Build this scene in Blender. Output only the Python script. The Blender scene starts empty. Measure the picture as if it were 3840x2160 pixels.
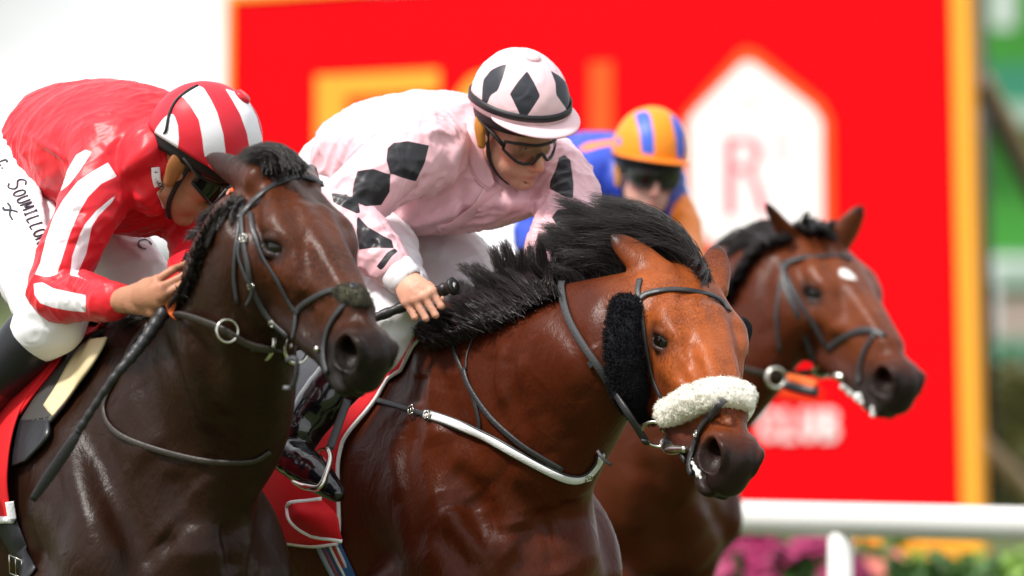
import bpy, math, random
import numpy as np
from mathutils import Vector, Matrix
from mathutils.bvhtree import BVHTree

# ------------------------------------------------------------------ camera, world, sun, exposure
SC = bpy.context.scene
COL = SC.collection
R = math.radians
CAM_Z, CAM_Y = 1.66, -14.0
cam_data = bpy.data.cameras.new('camera')
cam = bpy.data.objects.new('camera', cam_data)
COL.objects.link(cam)
cam.location = (0, CAM_Y, CAM_Z)
cam.rotation_euler = (R(90), 0, 0)
cam_data.sensor_width = 36
cam_data.lens = 36 * 14 / 2.4
cam_data.clip_start = 0.5
cam_data.clip_end = 4000
cam_data.dof.use_dof = True
cam_data.dof.focus_distance = 13.85
cam_data.dof.aperture_fstop = 2.5
cam_data.dof.aperture_blades = 0
SC.camera = cam

SUN_EL, SUN_AZ = 55.0, 236.0          # elevation; compass direction the light comes from (0 = +Y, clockwise)
world = bpy.data.worlds.new('World')
SC.world = world
world.use_nodes = True
wt = world.node_tree
wt.nodes.clear()
w_out = wt.nodes.new('ShaderNodeOutputWorld')
w_bg = wt.nodes.new('ShaderNodeBackground')
w_sky = wt.nodes.new('ShaderNodeTexSky')
w_sky.sky_type = 'NISHITA'
w_sky.sun_disc = False
w_sky.sun_elevation = R(SUN_EL)
w_sky.sun_rotation = R(SUN_AZ)
w_sky.dust_density = 2.0
w_bg.inputs['Strength'].default_value = 0.082
# broken bright cloud over the blue sky
w_tc = wt.nodes.new('ShaderNodeTexCoord')
w_map = wt.nodes.new('ShaderNodeMapping')
w_map.inputs['Scale'].default_value = (1, 1, 2.2)
w_n = wt.nodes.new('ShaderNodeTexNoise')
w_n.inputs['Scale'].default_value = 2.6
w_n.inputs['Detail'].default_value = 8
w_n.inputs['Roughness'].default_value = 0.55
w_r = wt.nodes.new('ShaderNodeValToRGB')
w_r.color_ramp.elements[0].position = 0.33
w_r.color_ramp.elements[1].position = 0.55
w_mix = wt.nodes.new('ShaderNodeMix')
w_mix.data_type = 'RGBA'
w_mix.inputs[7].default_value = (10.8, 10.85, 10.95, 1)
L = wt.links.new
L(w_tc.outputs['Generated'], w_map.inputs['Vector'])
L(w_map.outputs[0], w_n.inputs['Vector'])
L(w_n.outputs[0], w_r.inputs[0])
L(w_r.outputs[0], w_mix.inputs[0])
L(w_sky.outputs[0], w_mix.inputs[6])
L(w_mix.outputs[2], w_bg.inputs[0])
L(w_bg.outputs[0], w_out.inputs[0])

sun_data = bpy.data.lights.new('sun', 'SUN')
sun_data.energy = 3.0
sun_data.angle = R(7)
sun_data.color = (1, 0.96, 0.9)
sun = bpy.data.objects.new('sun', sun_data)
COL.objects.link(sun)
_az, _el = R(SUN_AZ), R(SUN_EL)
_to_sun = Vector((math.sin(_az) * math.cos(_el), math.cos(_az) * math.cos(_el), math.sin(_el)))
sun.rotation_euler = _to_sun.to_track_quat('Z', 'Y').to_euler()
sun.location = (0, 0, 30)

vs = SC.view_settings
vs.view_transform = 'Standard'
vs.look = 'None'
vs.exposure = 0.70
vs.gamma = 1
vs.use_curve_mapping = False
SC.cycles.use_denoising = True
SC.cycles.max_bounces = 6

# ------------------------------------------------------------------ geometry helpers
f32 = np.float32
rng = np.random.default_rng(7)


def P(px, py, y):
    """photo point (3840 x 2160) at distance y behind the focus plane -> metres"""
    k = (14.0 + y) / 14.0 / 1600.0
    return np.array([(px - 1920) * k, y, CAM_Z + (1080 - py) * k])


def pxs(n, y):
    return n * (14.0 + y) / 14.0 / 1600.0


def nrm(v):
    v = np.asarray(v, float)
    return v / (np.linalg.norm(v) + 1e-12)


def catmull(pts, n):
    """resample a control polyline (any dimension) to n points on a Catmull-Rom curve"""
    pts = np.asarray(pts, float)
    m = len(pts)
    if m == 2:
        t = np.linspace(0, 1, n)[:, None]
        return pts[0] * (1 - t) + pts[1] * t
    ext = np.vstack([2 * pts[0] - pts[1], pts, 2 * pts[-1] - pts[-2]])
    t = np.linspace(0, m - 1, n)
    i = np.minimum(t.astype(int), m - 2)
    f = (t - i)[:, None]
    p0, p1, p2, p3 = ext[i], ext[i + 1], ext[i + 2], ext[i + 3]
    return 0.5 * (2 * p1 + (p2 - p0) * f + (2 * p0 - 5 * p1 + 4 * p2 - p3) * f ** 2 + (3 * p1 - p0 - 3 * p2 + p3) * f ** 3)


def axis_coords(lo, hi, fine, h_f, h_c):
    """grid coordinates: spacing h_f inside the fine intervals, h_c elsewhere"""
    xs = [lo]
    fine = sorted(fine)
    while xs[-1] < hi:
        x = xs[-1]
        d = min([max(a - x, x - b, 0) for a, b in fine] or [9])
        xs.append(x + (h_f if d <= 0 else min(h_c, h_f + d * 0.25)))
    return np.array(xs, f32)


class Field:
    """a signed distance field on a rectilinear grid, sculpted from smooth unions"""

    def __init__(s, xs, ys, zs):
        s.a = [xs, ys, zs]
        s.D = np.full((len(xs), len(ys), len(zs)), 0.5, f32)

    def sl(s, lo, hi):
        r = []
        for a, l, h in zip(s.a, lo, hi):
            i = max(int(np.searchsorted(a, l)) - 1, 0)
            j = min(int(np.searchsorted(a, h)) + 1, len(a))
            if j - i < 2:
                return None
            r.append(slice(i, j))
        return tuple(r)

    def grid(s, q):
        return np.meshgrid(s.a[0][q[0]], s.a[1][q[1]], s.a[2][q[2]], indexing='ij', sparse=True)

    def put(s, q, d, k, op):
        D = s.D[q]
        if op == 'add':
            if k > 0:
                h = np.maximum(k - np.abs(D - d), 0) / k
                s.D[q] = np.minimum(D, d) - h * h * (k / 4)
            else:
                s.D[q] = np.minimum(D, d)
        else:
            h = np.maximum(k - np.abs(D + d), 0) / max(k, 1e-6)
            s.D[q] = np.maximum(D, -d) + h * h * (k / 4)

    def cone(s, a, b, ra, rb, k=0.02, op='add'):
        a, b = np.asarray(a, float), np.asarray(b, float)
        m = max(ra, rb) + k + 0.03
        q = s.sl(np.minimum(a, b) - m, np.maximum(a, b) + m)
        if q is None:
            return
        X, Y, Z = s.grid(q)
        w = b - a
        L2 = max(float(w @ w), 1e-12)
        t = np.clip(((X - a[0]) * w[0] + (Y - a[1]) * w[1] + (Z - a[2]) * w[2]) / L2, 0, 1)
        d = np.sqrt((X - a[0] - t * w[0]) ** 2 + (Y - a[1] - t * w[1]) ** 2 + (Z - a[2] - t * w[2]) ** 2) - (ra + (rb - ra) * t)
        s.put(q, d.astype(f32), k, op)

    def ell(s, c, r, M=None, k=0.02, op='add'):
        c, r = np.asarray(c, float), np.asarray(r, float)
        M = np.eye(3) if M is None else np.asarray(M, float)      # columns = axes
        ext = np.sqrt(((M * r) ** 2).sum(1)) + k + 0.03
        q = s.sl(c - ext, c + ext)
        if q is None:
            return
        X, Y, Z = s.grid(q)
        X, Y, Z = X - c[0], Y - c[1], Z - c[2]
        k0 = k1 = 0
        for i in range(3):
            u = (X * M[0, i] + Y * M[1, i] + Z * M[2, i])
            k0 = k0 + (u / r[i]) ** 2
            k1 = k1 + (u / r[i] ** 2) ** 2
        k0 = np.sqrt(k0)
        k1 = np.sqrt(k1) + 1e-6
        d = k0 * (k0 - 1) / k1
        s.put(q, d.astype(f32), k, op)

    def loft(s, C, ru, rv, U, k=0.02, n=None, op='add'):
        """elliptic tube: centres C, half sizes ru along U and rv across, resampled smoothly"""
        C = np.asarray(C, float)
        U = np.asarray(U, float)
        if U.ndim == 1:
            U = np.repeat(U[None], len(C), 0)
        A = np.hstack([C, np.asarray(ru, float)[:, None], np.asarray(rv, float)[:, None], U])
        A = catmull(A, n or (len(C) - 1) * 7 + 1)
        C, ru, rv, U = A[:, :3], A[:, 3], A[:, 4], A[:, 5:8]
        m = float(max(ru.max(), rv.max())) + k + 0.03
        q = s.sl(C.min(0) - m, C.max(0) + m)
        if q is None:
            return
        tmp = np.full(s.D[q].shape, 0.5, f32)
        off = [x.start for x in q]
        for i in range(len(C) - 1):
            a, b = C[i], C[i + 1]
            m = float(max(ru[i:i + 2].max(), rv[i:i + 2].max())) + k + 0.03
            qq = s.sl(np.minimum(a, b) - m, np.maximum(a, b) + m)
            if qq is None:
                continue
            X, Y, Z = s.grid(qq)
            w = b - a
            L2 = max(float(w @ w), 1e-12)
            wn = w / math.sqrt(L2)
            u = nrm(U[i] + U[i + 1])
            u = nrm(u - wn * (u @ wn))
            v = np.cross(wn, u)
            dx, dy, dz = X - a[0], Y - a[1], Z - a[2]
            al = dx * wn[0] + dy * wn[1] + dz * wn[2]
            t = np.clip(al / math.sqrt(L2), 0, 1)
            r1 = ru[i] + (ru[i + 1] - ru[i]) * t
            r2 = rv[i] + (rv[i + 1] - rv[i]) * t
            qu = dx * u[0] + dy * u[1] + dz * u[2]
            qv = dx * v[0] + dy * v[1] + dz * v[2]
            qw = al - t * math.sqrt(L2)
            re = np.minimum(r1, r2) * 0.9
            k0 = np.sqrt((qu / r1) ** 2 + (qv / r2) ** 2 + (qw / re) ** 2)
            k1 = np.sqrt((qu / r1 ** 2) ** 2 + (qv / r2 ** 2) ** 2 + (qw / re ** 2) ** 2) + 1e-6
            d = (k0 * (k0 - 1) / k1).astype(f32)
            loc = tuple(slice(x.start - o, x.stop - o) for x, o in zip(qq, off))
            tmp[loc] = np.minimum(tmp[loc], d)
        s.put(q, tmp, k, op)

    def chain(s, pts, rads, k=0.02, n=None, op='add'):
        A = catmull(np.hstack([np.asarray(pts, float), np.asarray(rads, float)[:, None]]), n or (len(pts) - 1) * 4 + 1)
        for i in range(len(A) - 1):
            s.cone(A[i, :3], A[i + 1, :3], A[i, 3], A[i + 1, 3], k if i == 0 else min(k, 0.006), op)

    def mesh(s, relax=1):
        """naive surface nets -> (verts, quads)"""
        D = s.D
        S = D < 0
        nx, ny, nz = D.shape
        c = S[:-1, :-1, :-1].astype(np.int8)
        for dx in (0, 1):
            for dy in (0, 1):
                for dz in (0, 1):
                    if dx + dy + dz:
                        c = c + S[dx:nx - 1 + dx, dy:ny - 1 + dy, dz:nz - 1 + dz]
        act = (c > 0) & (c < 8)
        I, J, K = np.nonzero(act)
        idx = np.full(act.shape, -1, np.int32)
        idx[I, J, K] = np.arange(len(I), dtype=np.int32)
        X, Y, Z = [a.astype(np.float64) for a in s.a]
        acc = np.zeros((len(I), 3))
        cnt = np.zeros(len(I))
        corners = [(a, b, e) for a in (0, 1) for b in (0, 1) for e in (0, 1)]
        val = {cc: D[I + cc[0], J + cc[1], K + cc[2]] for cc in corners}
        for cc in corners:
            for ax in range(3):
                if cc[ax] == 0:
                    c2 = list(cc); c2[ax] = 1; c2 = tuple(c2)
                    v0, v1 = val[cc], val[c2]
                    m = (v0 < 0) != (v1 < 0)
                    t = (v0[m] / (v0[m] - v1[m])).astype(float)
                    i, j, k = I[m], J[m], K[m]
                    p0 = np.stack([X[i + cc[0]], Y[j + cc[1]], Z[k + cc[2]]], 1)
                    p1 = np.stack([X[i + c2[0]], Y[j + c2[1]], Z[k + c2[2]]], 1)
                    acc[m] += p0 + (p1 - p0) * t[:, None]
                    cnt[m] += 1
        V = acc / cnt[:, None]
        F = []
        for ax in range(3):
            A = np.moveaxis(S, ax, 0)
            ed = A[1:] != A[:-1]
            ins = A[:-1]
            e = np.moveaxis(ed, 0, ax)
            insm = np.moveaxis(ins, 0, ax)
            i, j, k = np.nonzero(e)
            o = [x for x in range(3) if x != ax]
            ijk = np.stack([i, j, k], 1)
            ok = np.ones(len(i), bool)
            for x in o:
                ok &= (ijk[:, x] > 0) & (ijk[:, x] < D.shape[x] - 1)
            ijk = ijk[ok]
            fl = insm[i, j, k][ok]
            qd = []
            for (a, b) in ((-1, -1), (0, -1), (0, 0), (-1, 0)):
                p = ijk.copy()
                p[:, o[0]] += a
                p[:, o[1]] += b
                qd.append(idx[p[:, 0], p[:, 1], p[:, 2]])
            qd = np.stack(qd, 1)
            if ax == 1:
                fl = ~fl
            qd[~fl] = qd[~fl][:, ::-1]
            F.append(qd)
        F = np.vstack(F)
        F = F[(F >= 0).all(1)]
        for _ in range(relax):
            acc = np.zeros_like(V)
            cn = np.zeros(len(V))
            for a, b in ((0, 1), (1, 2), (2, 3), (3, 0)):
                np.add.at(acc, F[:, a], V[F[:, b]])
                np.add.at(acc, F[:, b], V[F[:, a]])
                np.add.at(cn, F[:, a], 1)
                np.add.at(cn, F[:, b], 1)
            V = V * 0.5 + 0.5 * acc / np.maximum(cn, 1)[:, None]
        return V, F


def vnormals(V, F):
    n = np.cross(V[F[:, 2]] - V[F[:, 0]], V[F[:, 3 if F.shape[1] > 3 else 1]] - V[F[:, 1 if F.shape[1] > 3 else 0]])
    N = np.zeros_like(V)
    for i in range(F.shape[1]):
        np.add.at(N, F[:, i], n)
    return N / (np.linalg.norm(N, axis=1, keepdims=True) + 1e-12)


def seg_dist(V, line):
    """distance of points to a polyline, and parameter 0..1 along it"""
    line = np.asarray(line, float)
    best = np.full(len(V), 1e9)
    par = np.zeros(len(V))
    for i in range(len(line) - 1):
        w = line[i + 1] - line[i]
        t = np.clip(((V - line[i]) @ w) / max(w @ w, 1e-12), 0, 1)
        d = np.linalg.norm(V - line[i] - t[:, None] * w, axis=1)
        m = d < best
        best[m] = d[m]
        par[m] = (i + t[m]) / (len(line) - 1)
    return best, par


def hash_noise(Pn, scale, seed=0):
    """smooth value noise in numpy, range -1..1"""
    Q = np.asarray(Pn, float) * scale + seed * 17.3
    I = np.floor(Q).astype(np.int64)
    f = Q - I
    f = f * f * (3 - 2 * f)
    out = 0
    for dx in (0, 1):
        for dy in (0, 1):
            for dz in (0, 1):
                n = (I[:, 0] + dx) * 374761393 + (I[:, 1] + dy) * 668265263 + (I[:, 2] + dz) * 2147483647 + seed * 144665
                n = (n ^ (n >> 13)) * 1274126177
                n = ((n ^ (n >> 16)) & 0xFFFF) / 32767.5 - 1
                w = (f[:, 0] if dx else 1 - f[:, 0]) * (f[:, 1] if dy else 1 - f[:, 1]) * (f[:, 2] if dz else 1 - f[:, 2])
                out = out + n * w
    return out


class Skin:
    """numpy mesh with a BVH: ray casts from the camera, sculpt brushes, attributes"""

    def __init__(s, V, F):
        s.V, s.F = np.asarray(V, float), F
        s.bvh = None
        s.attr = {}

    def tree(s):
        if s.bvh is None:
            s.bvh = BVHTree.FromPolygons(s.V.tolist(), s.F.tolist())
        return s.bvh

    def hit(s, px, py, off=0.0):
        o = Vector((0, CAM_Y, CAM_Z))
        d = (Vector(P(px, py, 0)) - o).normalized()
        h, n, _, _ = s.tree().ray_cast(o, d)
        if h is None:
            # nearest surface point to the ray
            best = None
            for t in np.linspace(11, 19, 60):
                r = s.tree().find_nearest(o + d * t)
                if r[0] is not None and (best is None or r[3] < best[3]):
                    best = r
            h, n = best[0], best[1]
        return np.array(h) + np.array(n) * off, np.array(n)

    def line(s, pix):
        return np.array([s.hit(*p)[0] for p in pix])

    def near(s, p):
        h, n, _, _ = s.tree().find_nearest(Vector(p))
        return np.array(h), np.array(n)

    def brush(s, line, rad, amp, hard=1.0):
        """push the surface along its normals near a 3-D polyline"""
        line = np.atleast_2d(line)
        if len(line) > 2:
            line = catmull(line, len(line) * 4)
        lo, hi = line.min(0) - rad * 3, line.max(0) + rad * 3
        m = np.nonzero(((s.V > lo) & (s.V < hi)).all(1))[0]
        if len(m) == 0:
            return
        if len(line) == 1:
            d = np.linalg.norm(s.V[m] - line[0], axis=1)
            fall = 1.0
        else:
            d, t = seg_dist(s.V[m], line)
            fall = np.clip(np.minimum(t, 1 - t) * 6, 0, 1)
            fall = 0.15 + 0.85 * fall
        N = s.normals()[m]
        s.V[m] += N * (amp * fall * np.exp(-(d / rad) ** 2 * hard))[:, None]
        s.bvh = None

    def bpx(s, pix, rad, amp):
        s.tree()
        s.brush(s.line(pix), rad, amp)

    def normals(s):
        return vnormals(s.V, s.F)


def children_of(o):
    return [c for c in bpy.data.objects if c.parent == o]


def link(name, me, parent=None, mat=None):
    o = bpy.data.objects.new(name, me)
    COL.objects.link(o)
    if parent is not None:
        o.parent = parent
    if mat is not None:
        for m in (mat if isinstance(mat, (list, tuple)) else [mat]):
            me.materials.append(m)
    return o


def build(name, V, F, mat, parent=None, attr=None, smooth=True):
    """one mesh object from numpy arrays (F: array of quads/tris or a list of polygons)"""
    me = bpy.data.meshes.new(name)
    V = np.asarray(V, f32)
    if isinstance(F, np.ndarray):
        nl = F.shape[1]
        me.vertices.add(len(V))
        me.vertices.foreach_set('co', V.ravel())
        me.loops.add(F.size)
        me.loops.foreach_set('vertex_index', F.astype(np.int32).ravel())
        me.polygons.add(len(F))
        me.polygons.foreach_set('loop_start', np.arange(0, F.size, nl, dtype=np.int32))
        me.update(calc_edges=True)
        me.validate()
    else:
        me.from_pydata(V.tolist(), [], [list(map(int, f)) for f in F])
        me.update()
    if smooth:
        me.polygons.foreach_set('use_smooth', np.ones(len(me.polygons), bool))
    for k, v in (attr or {}).items():
        a = me.attributes.new(k, 'FLOAT', 'POINT')
        a.data.foreach_set('value', np.asarray(v, f32))
    return link(name, me, parent, mat)


def tag(o, label=None, cat=None, group=None, kind=None):
    if label: o['label'] = label
    if cat: o['category'] = cat
    if group: o['group'] = group
    if kind: o['kind'] = kind
    return o


def empty(name, loc=(0, 0, 0)):
    o = bpy.data.objects.new(name, None)
    COL.objects.link(o)
    o.empty_display_size = 0.1
    return o


class MB:
    """collects simple shapes into one mesh"""

    def __init__(s):
        s.V, s.F = [], []

    def add(s, V, F):
        o = len(s.V)
        s.V += [tuple(v) for v in V]
        s.F += [tuple(i + o for i in f) for f in F]
        return s

    def box(s, c, sz, M=None):
        c = np.asarray(c, float)
        h = np.asarray(sz, float) / 2
        M = np.eye(3) if M is None else np.asarray(M)
        V = [c + M @ (h * np.array([a, b, e])) for a in (-1, 1) for b in (-1, 1) for e in (-1, 1)]
        return s.add(V, [(0, 1, 3, 2), (4, 6, 7, 5), (0, 4, 5, 1), (2, 3, 7, 6), (0, 2, 6, 4), (1, 5, 7, 3)])

    def tube(s, pts, rad, seg=10, n=None, cap=True):
        pts = np.asarray(pts, float)
        rad = np.broadcast_to(np.asarray(rad, float), (len(pts),))
        A = np.hstack([pts, rad[:, None]])
        if n:
            A = catmull(A, n)
        C, r = A[:, :3], A[:, 3]
        T = np.gradient(C, axis=0)
        u = np.array([0.123, 0.34, 0.93])
        V, F = [], []
        for i in range(len(C)):
            t = nrm(T[i])
            u = nrm(u - t * (u @ t))
            v = np.cross(t, u)
            for k in range(seg):
                a = 2 * math.pi * k / seg
                V.append(C[i] + r[i] * (math.cos(a) * u + math.sin(a) * v))
        for i in range(len(C) - 1):
            for k in range(seg):
                k2 = (k + 1) % seg
                F.append((i * seg + k, i * seg + k2, (i + 1) * seg + k2, (i + 1) * seg + k))
        if cap:
            F.append(tuple(range(seg))[::-1])
            F.append(tuple((len(C) - 1) * seg + k for k in range(seg)))
        return s.add(V, F)

    def strap(s, pts, nors, width, thick, n=None):
        """flat band through pts, lying on a surface with normals nors"""
        w = np.broadcast_to(np.asarray(width, float), (len(pts),))
        A = np.hstack([np.asarray(pts, float), np.asarray(nors, float), w[:, None]])
        A = catmull(A, n or max(8, len(pts) * 4))
        C, Nn, w = A[:, :3], A[:, 3:6], A[:, 6]
        T = np.gradient(C, axis=0)
        V, F = [], []
        for i in range(len(C)):
            t = nrm(T[i])
            nn = nrm(Nn[i] - t * (Nn[i] @ t))
            b = np.cross(t, nn)
            h = w[i] / 2
            e = min(thick * 0.35, h * 0.4)
            for (x, y) in ((-h, 0), (-h, thick - e), (-h + e, thick), (h - e, thick), (h, thick - e), (h, 0)):
                V.append(C[i] + b * x + nn * y)
        for i in range(len(C) - 1):
            for k in range(6):
                k2 = (k + 1) % 6
                F.append((i * 6 + k, (i + 1) * 6 + k, (i + 1) * 6 + k2, i * 6 + k2))
        F.append(tuple(range(6)))
        F.append(tuple((len(C) - 1) * 6 + k for k in range(6))[::-1])
        return s.add(V, F)

    def torus(s, c, r1, r2, M, seg=24, ring=8):
        M = np.asarray(M)
        V, F = [], []
        for i in range(seg):
            a = 2 * math.pi * i / seg
            for k in range(ring):
                b = 2 * math.pi * k / ring
                V.append(np.asarray(c) + M @ np.array([(r1 + r2 * math.cos(b)) * math.cos(a), (r1 + r2 * math.cos(b)) * math.sin(a), r2 * math.sin(b)]))
        for i in range(seg):
            for k in range(ring):
                i2, k2 = (i + 1) % seg, (k + 1) % ring
                F.append((i * ring + k, i2 * ring + k, i2 * ring + k2, i * ring + k2))
        return s.add(V, F)

    def out(s, name, mat, parent=None, smooth=True):
        return build(name, np.array(s.V), s.F, mat, parent, smooth=smooth)


def frame_from(z, x=(1, 0, 0)):
    z = nrm(z)
    x = np.asarray(x, float)
    x = nrm(x - z * (x @ z))
    return np.stack([x, np.cross(z, x), z], 1)


def hair(name, roots, curves, mat, parent, w0=0.0022, seg=5, taper=0.15):
    """strands: curves[i] is an (m,3) polyline from the root; each becomes a thin three-sided tapered tube"""
    C = np.asarray(curves, float)                     # (n, m, 3)
    n, m, _ = C.shape
    T = np.gradient(C, axis=1)
    T /= np.linalg.norm(T, axis=2, keepdims=True) + 1e-12
    u = np.cross(T, rng.normal(size=(n, 1, 3)))
    u /= np.linalg.norm(u, axis=2, keepdims=True) + 1e-12
    v = np.cross(T, u)
    w = (np.asarray(w0) * np.ones(n))[:, None, None] * np.linspace(1, taper, m)[None, :, None]
    ring = [C + w * (math.cos(a) * u + math.sin(a) * v) for a in (0, 2.094, 4.189)]
    V = np.stack(ring, 2).reshape(-1, 3)              # n, m, 3 -> index ((i*m)+j)*3+k
    i = np.arange(n)[:, None, None]
    j = np.arange(m - 1)[None, :, None]
    k = np.arange(3)[None, None, :]
    k2 = (k + 1) % 3
    b0 = (i * m + j) * 3
    b1 = (i * m + j + 1) * 3
    F = np.stack([b0 + k, b0 + k2, b1 + k2, b1 + k], -1).reshape(-1, 4)
    return build(name, V, F, mat, parent)


# ------------------------------------------------------------------ materials
MATS = {}


def mat(name, col, rough=0.6, spec=0.5, metal=0.0, noise=0.0, nscale=20, bump=0.0, bscale=60, coat=0.0, sheen=0.0, stretch=None, trans=0.0, creases=0.0, bdist=0.004):
    m = bpy.data.materials.new(name)
    m.use_nodes = True
    t = m.node_tree
    b = t.nodes['Principled BSDF']
    b.inputs['Base Color'].default_value = (*col, 1)
    b.inputs['Roughness'].default_value = rough
    b.inputs['Specular IOR Level'].default_value = spec
    b.inputs['Metallic'].default_value = metal
    b.inputs['Coat Weight'].default_value = coat
    b.inputs['Coat Roughness'].default_value = 0.08
    b.inputs['Sheen Weight'].default_value = sheen
    b.inputs['Transmission Weight'].default_value = trans
    tc = t.nodes.new('ShaderNodeTexCoord')
    mp = t.nodes.new('ShaderNodeMapping')
    if stretch:
        mp.inputs['Scale'].default_value = stretch
    t.links.new(tc.outputs['Object'], mp.inputs[0])
    m['_v'] = 1
    if noise:
        n = t.nodes.new('ShaderNodeTexNoise')
        n.inputs['Scale'].default_value = nscale
        n.inputs['Detail'].default_value = 5
        t.links.new(mp.outputs[0], n.inputs['Vector'])
        mx = t.nodes.new('ShaderNodeMix')
        mx.data_type = 'RGBA'
        mx.inputs[6].default_value = (*[c * (1 - noise) for c in col], 1)
        mx.inputs[7].default_value = (*[min(1, c * (1 + noise)) for c in col], 1)
        t.links.new(n.outputs[0], mx.inputs[0])
        t.links.new(mx.outputs[2], b.inputs['Base Color'])
    if bump:
        n = t.nodes.new('ShaderNodeTexNoise')
        n.inputs['Scale'].default_value = bscale
        n.inputs['Detail'].default_value = 4
        if creases:
            n.noise_type = 'RIDGED_MULTIFRACTAL'
            n.inputs['Distortion'].default_value = creases
            n.inputs['Detail'].default_value = 2.5
            n.inputs['Roughness'].default_value = .45
        t.links.new(mp.outputs[0], n.inputs['Vector'])
        bp = t.nodes.new('ShaderNodeBump')
        bp.inputs['Strength'].default_value = bump
        bp.inputs['Distance'].default_value = bdist
        t.links.new(n.outputs[0], bp.inputs['Height'])
        t.links.new(bp.outputs[0], b.inputs['Normal'])
    MATS[name] = m
    return m


def pattern(m, attrs, soft=None):
    """colour steps: each (attribute, colour) paints where the attribute is positive (soft: blend width)"""
    t = m.node_tree
    b = t.nodes['Principled BSDF']
    src = b.inputs['Base Color'].links[0].from_socket if b.inputs['Base Color'].links else None
    base = tuple(b.inputs['Base Color'].default_value)
    for name, colr in attrs:
        a = t.nodes.new('ShaderNodeAttribute')
        a.attribute_name = name
        r = t.nodes.new('ShaderNodeMapRange')
        w = soft or 0.0006
        r.inputs['From Min'].default_value = 0
        r.inputs['From Max'].default_value = 2 * w
        mx = t.nodes.new('ShaderNodeMix')
        mx.data_type = 'RGBA'
        t.links.new(a.outputs['Fac'], r.inputs['Value'])
        t.links.new(r.outputs[0], mx.inputs[0])
        if src is not None:
            t.links.new(src, mx.inputs[6])
        else:
            mx.inputs[6].default_value = base
        mx.inputs[7].default_value = (*colr, 1)
        src = mx.outputs[2]
    t.links.new(src, b.inputs['Base Color'])
    return m
# ------------------------------------------------------------------ setting: turf, far trees, pavilion, board, rail, flowers
def sheet(name, x0, x1, y0, y1, z, m, nx=1, ny=1):
    xs, ys = np.linspace(x0, x1, nx + 1), np.linspace(y0, y1, ny + 1)
    V = [(x, y, z) for y in ys for x in xs]
    F = [(j * (nx + 1) + i, j * (nx + 1) + i + 1, (j + 1) * (nx + 1) + i + 1, (j + 1) * (nx + 1) + i) for j in range(ny) for i in range(nx)]
    return build(name, V, F, m)


M_turf = mat('turf', (.075, .095, .028), .9, .2, noise=.35, nscale=1.2, bump=.6, bscale=30)
turf = tag(sheet('turf', -1500, 1500, -60, 3000, 0, M_turf), kind='structure')

# short grass standing round the runners' feet, one mass
M_grass = mat('grass', (.06, .11, .022), .7, .3, noise=.3, nscale=3)
n = 9000
gx, gy = rng.uniform(-5, 6, n), rng.uniform(-4, 9, n)
base = np.stack([gx, gy, np.zeros(n)], 1)
lean = rng.normal(size=(n, 3)) * .03
lean[:, 2] = rng.uniform(.05, .11, n)
cur = np.stack([base, base + lean * .5 + [0, 0, .01], base + lean], 1)
tag(hair('grass', None, cur, M_grass, None, w0=.004), kind='stuff')


def leaf_cloud(c, r, n, size, seed=0, bot=-1.0):
    """leaf-sized quads spread unevenly through an ellipsoid"""
    g = np.random.default_rng(seed)
    d = g.normal(size=(n, 3))
    d /= np.linalg.norm(d, axis=1, keepdims=True)
    d[:, 2] = np.maximum(d[:, 2], bot)
    rad = g.uniform(.45, 1, (n, 1)) ** .6
    lump = 1 + .28 * hash_noise(d, 2.3, seed)[:, None] + .14 * hash_noise(d, 6, seed + 3)[:, None]
    p = np.asarray(c) + d * rad * lump * np.asarray(r)
    u = g.normal(size=(n, 3))
    u /= np.linalg.norm(u, axis=1, keepdims=True)
    v = np.cross(u, g.normal(size=(n, 3)))
    v /= np.linalg.norm(v, axis=1, keepdims=True)
    s = size * g.uniform(.6, 1.3, (n, 1))
    V = np.stack([p - u * s, p + v * s * .5, p + u * s, p - v * s * .5], 1).reshape(-1, 3)
    F = np.arange(4 * n).reshape(n, 4)
    return V, F


M_leaf = [mat('leaf_dark', (.035, .06, .018), .6, .3, noise=.4, nscale=.6), mat('leaf_mid', (.055, .085, .022), .6, .3, noise=.4, nscale=.6),
          mat('leaf_olive', (.085, .085, .02), .6, .3, noise=.4, nscale=.6)]
M_bark = mat('bark', (.09, .065, .045), .9, noise=.3, nscale=8, bump=.5, bscale=20)


def tree(x, y, h, w, mi, label, group, seed):
    t = tag(empty('broadleaf_tree'), label, 'tree', group)
    t.location = (x, y, 0)
    mb = MB()
    mb.tube([(0, 0, -.05), (.05, 0, h * .25), (-.05, .05, h * .6)], [w * .09, w * .07, w * .03], 8, 8)
    for a in (0.4, 2.3, 4.4):
        mb.tube([(0, 0, h * .28), (math.cos(a) * w * .25, math.sin(a) * w * .25, h * .5), (math.cos(a) * w * .5, math.sin(a) * w * .5, h * .66)], [w * .05, w * .035, w * .012], 6, 6)
    mb.out('trunk', M_bark, t)
    V, F = leaf_cloud((0, 0, h * .6), (w, w, h * .42), 1500, w * .10, seed)
    build('crown', V, F, M_leaf[mi], t, smooth=False)
    return t


far = [(-88, 330, 7.0, 7, 0, 'dark far tree behind the red-capped rider, at the left edge of the photo'), (-74, 325, 4.5, 6.5, 1, 'low mid-green far tree right of the dark one at the left edge'),
       (-62, 340, 4.0, 7, 0, 'rounded far tree seen between the red-sleeved arm and the breeches'), (-50, 335, 3.8, 7, 1, 'low far tree seen under the red shirt, left half of the gap'),
       (-38, 330, 3.6, 6.5, 0, 'low far tree seen under the red shirt, right half of the gap')]
for i, (x, y, h, w, mi, lb) in enumerate(far):
    tree(x, y, h, w, mi, lb, 'far trees at the left', 20 + i)

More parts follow.
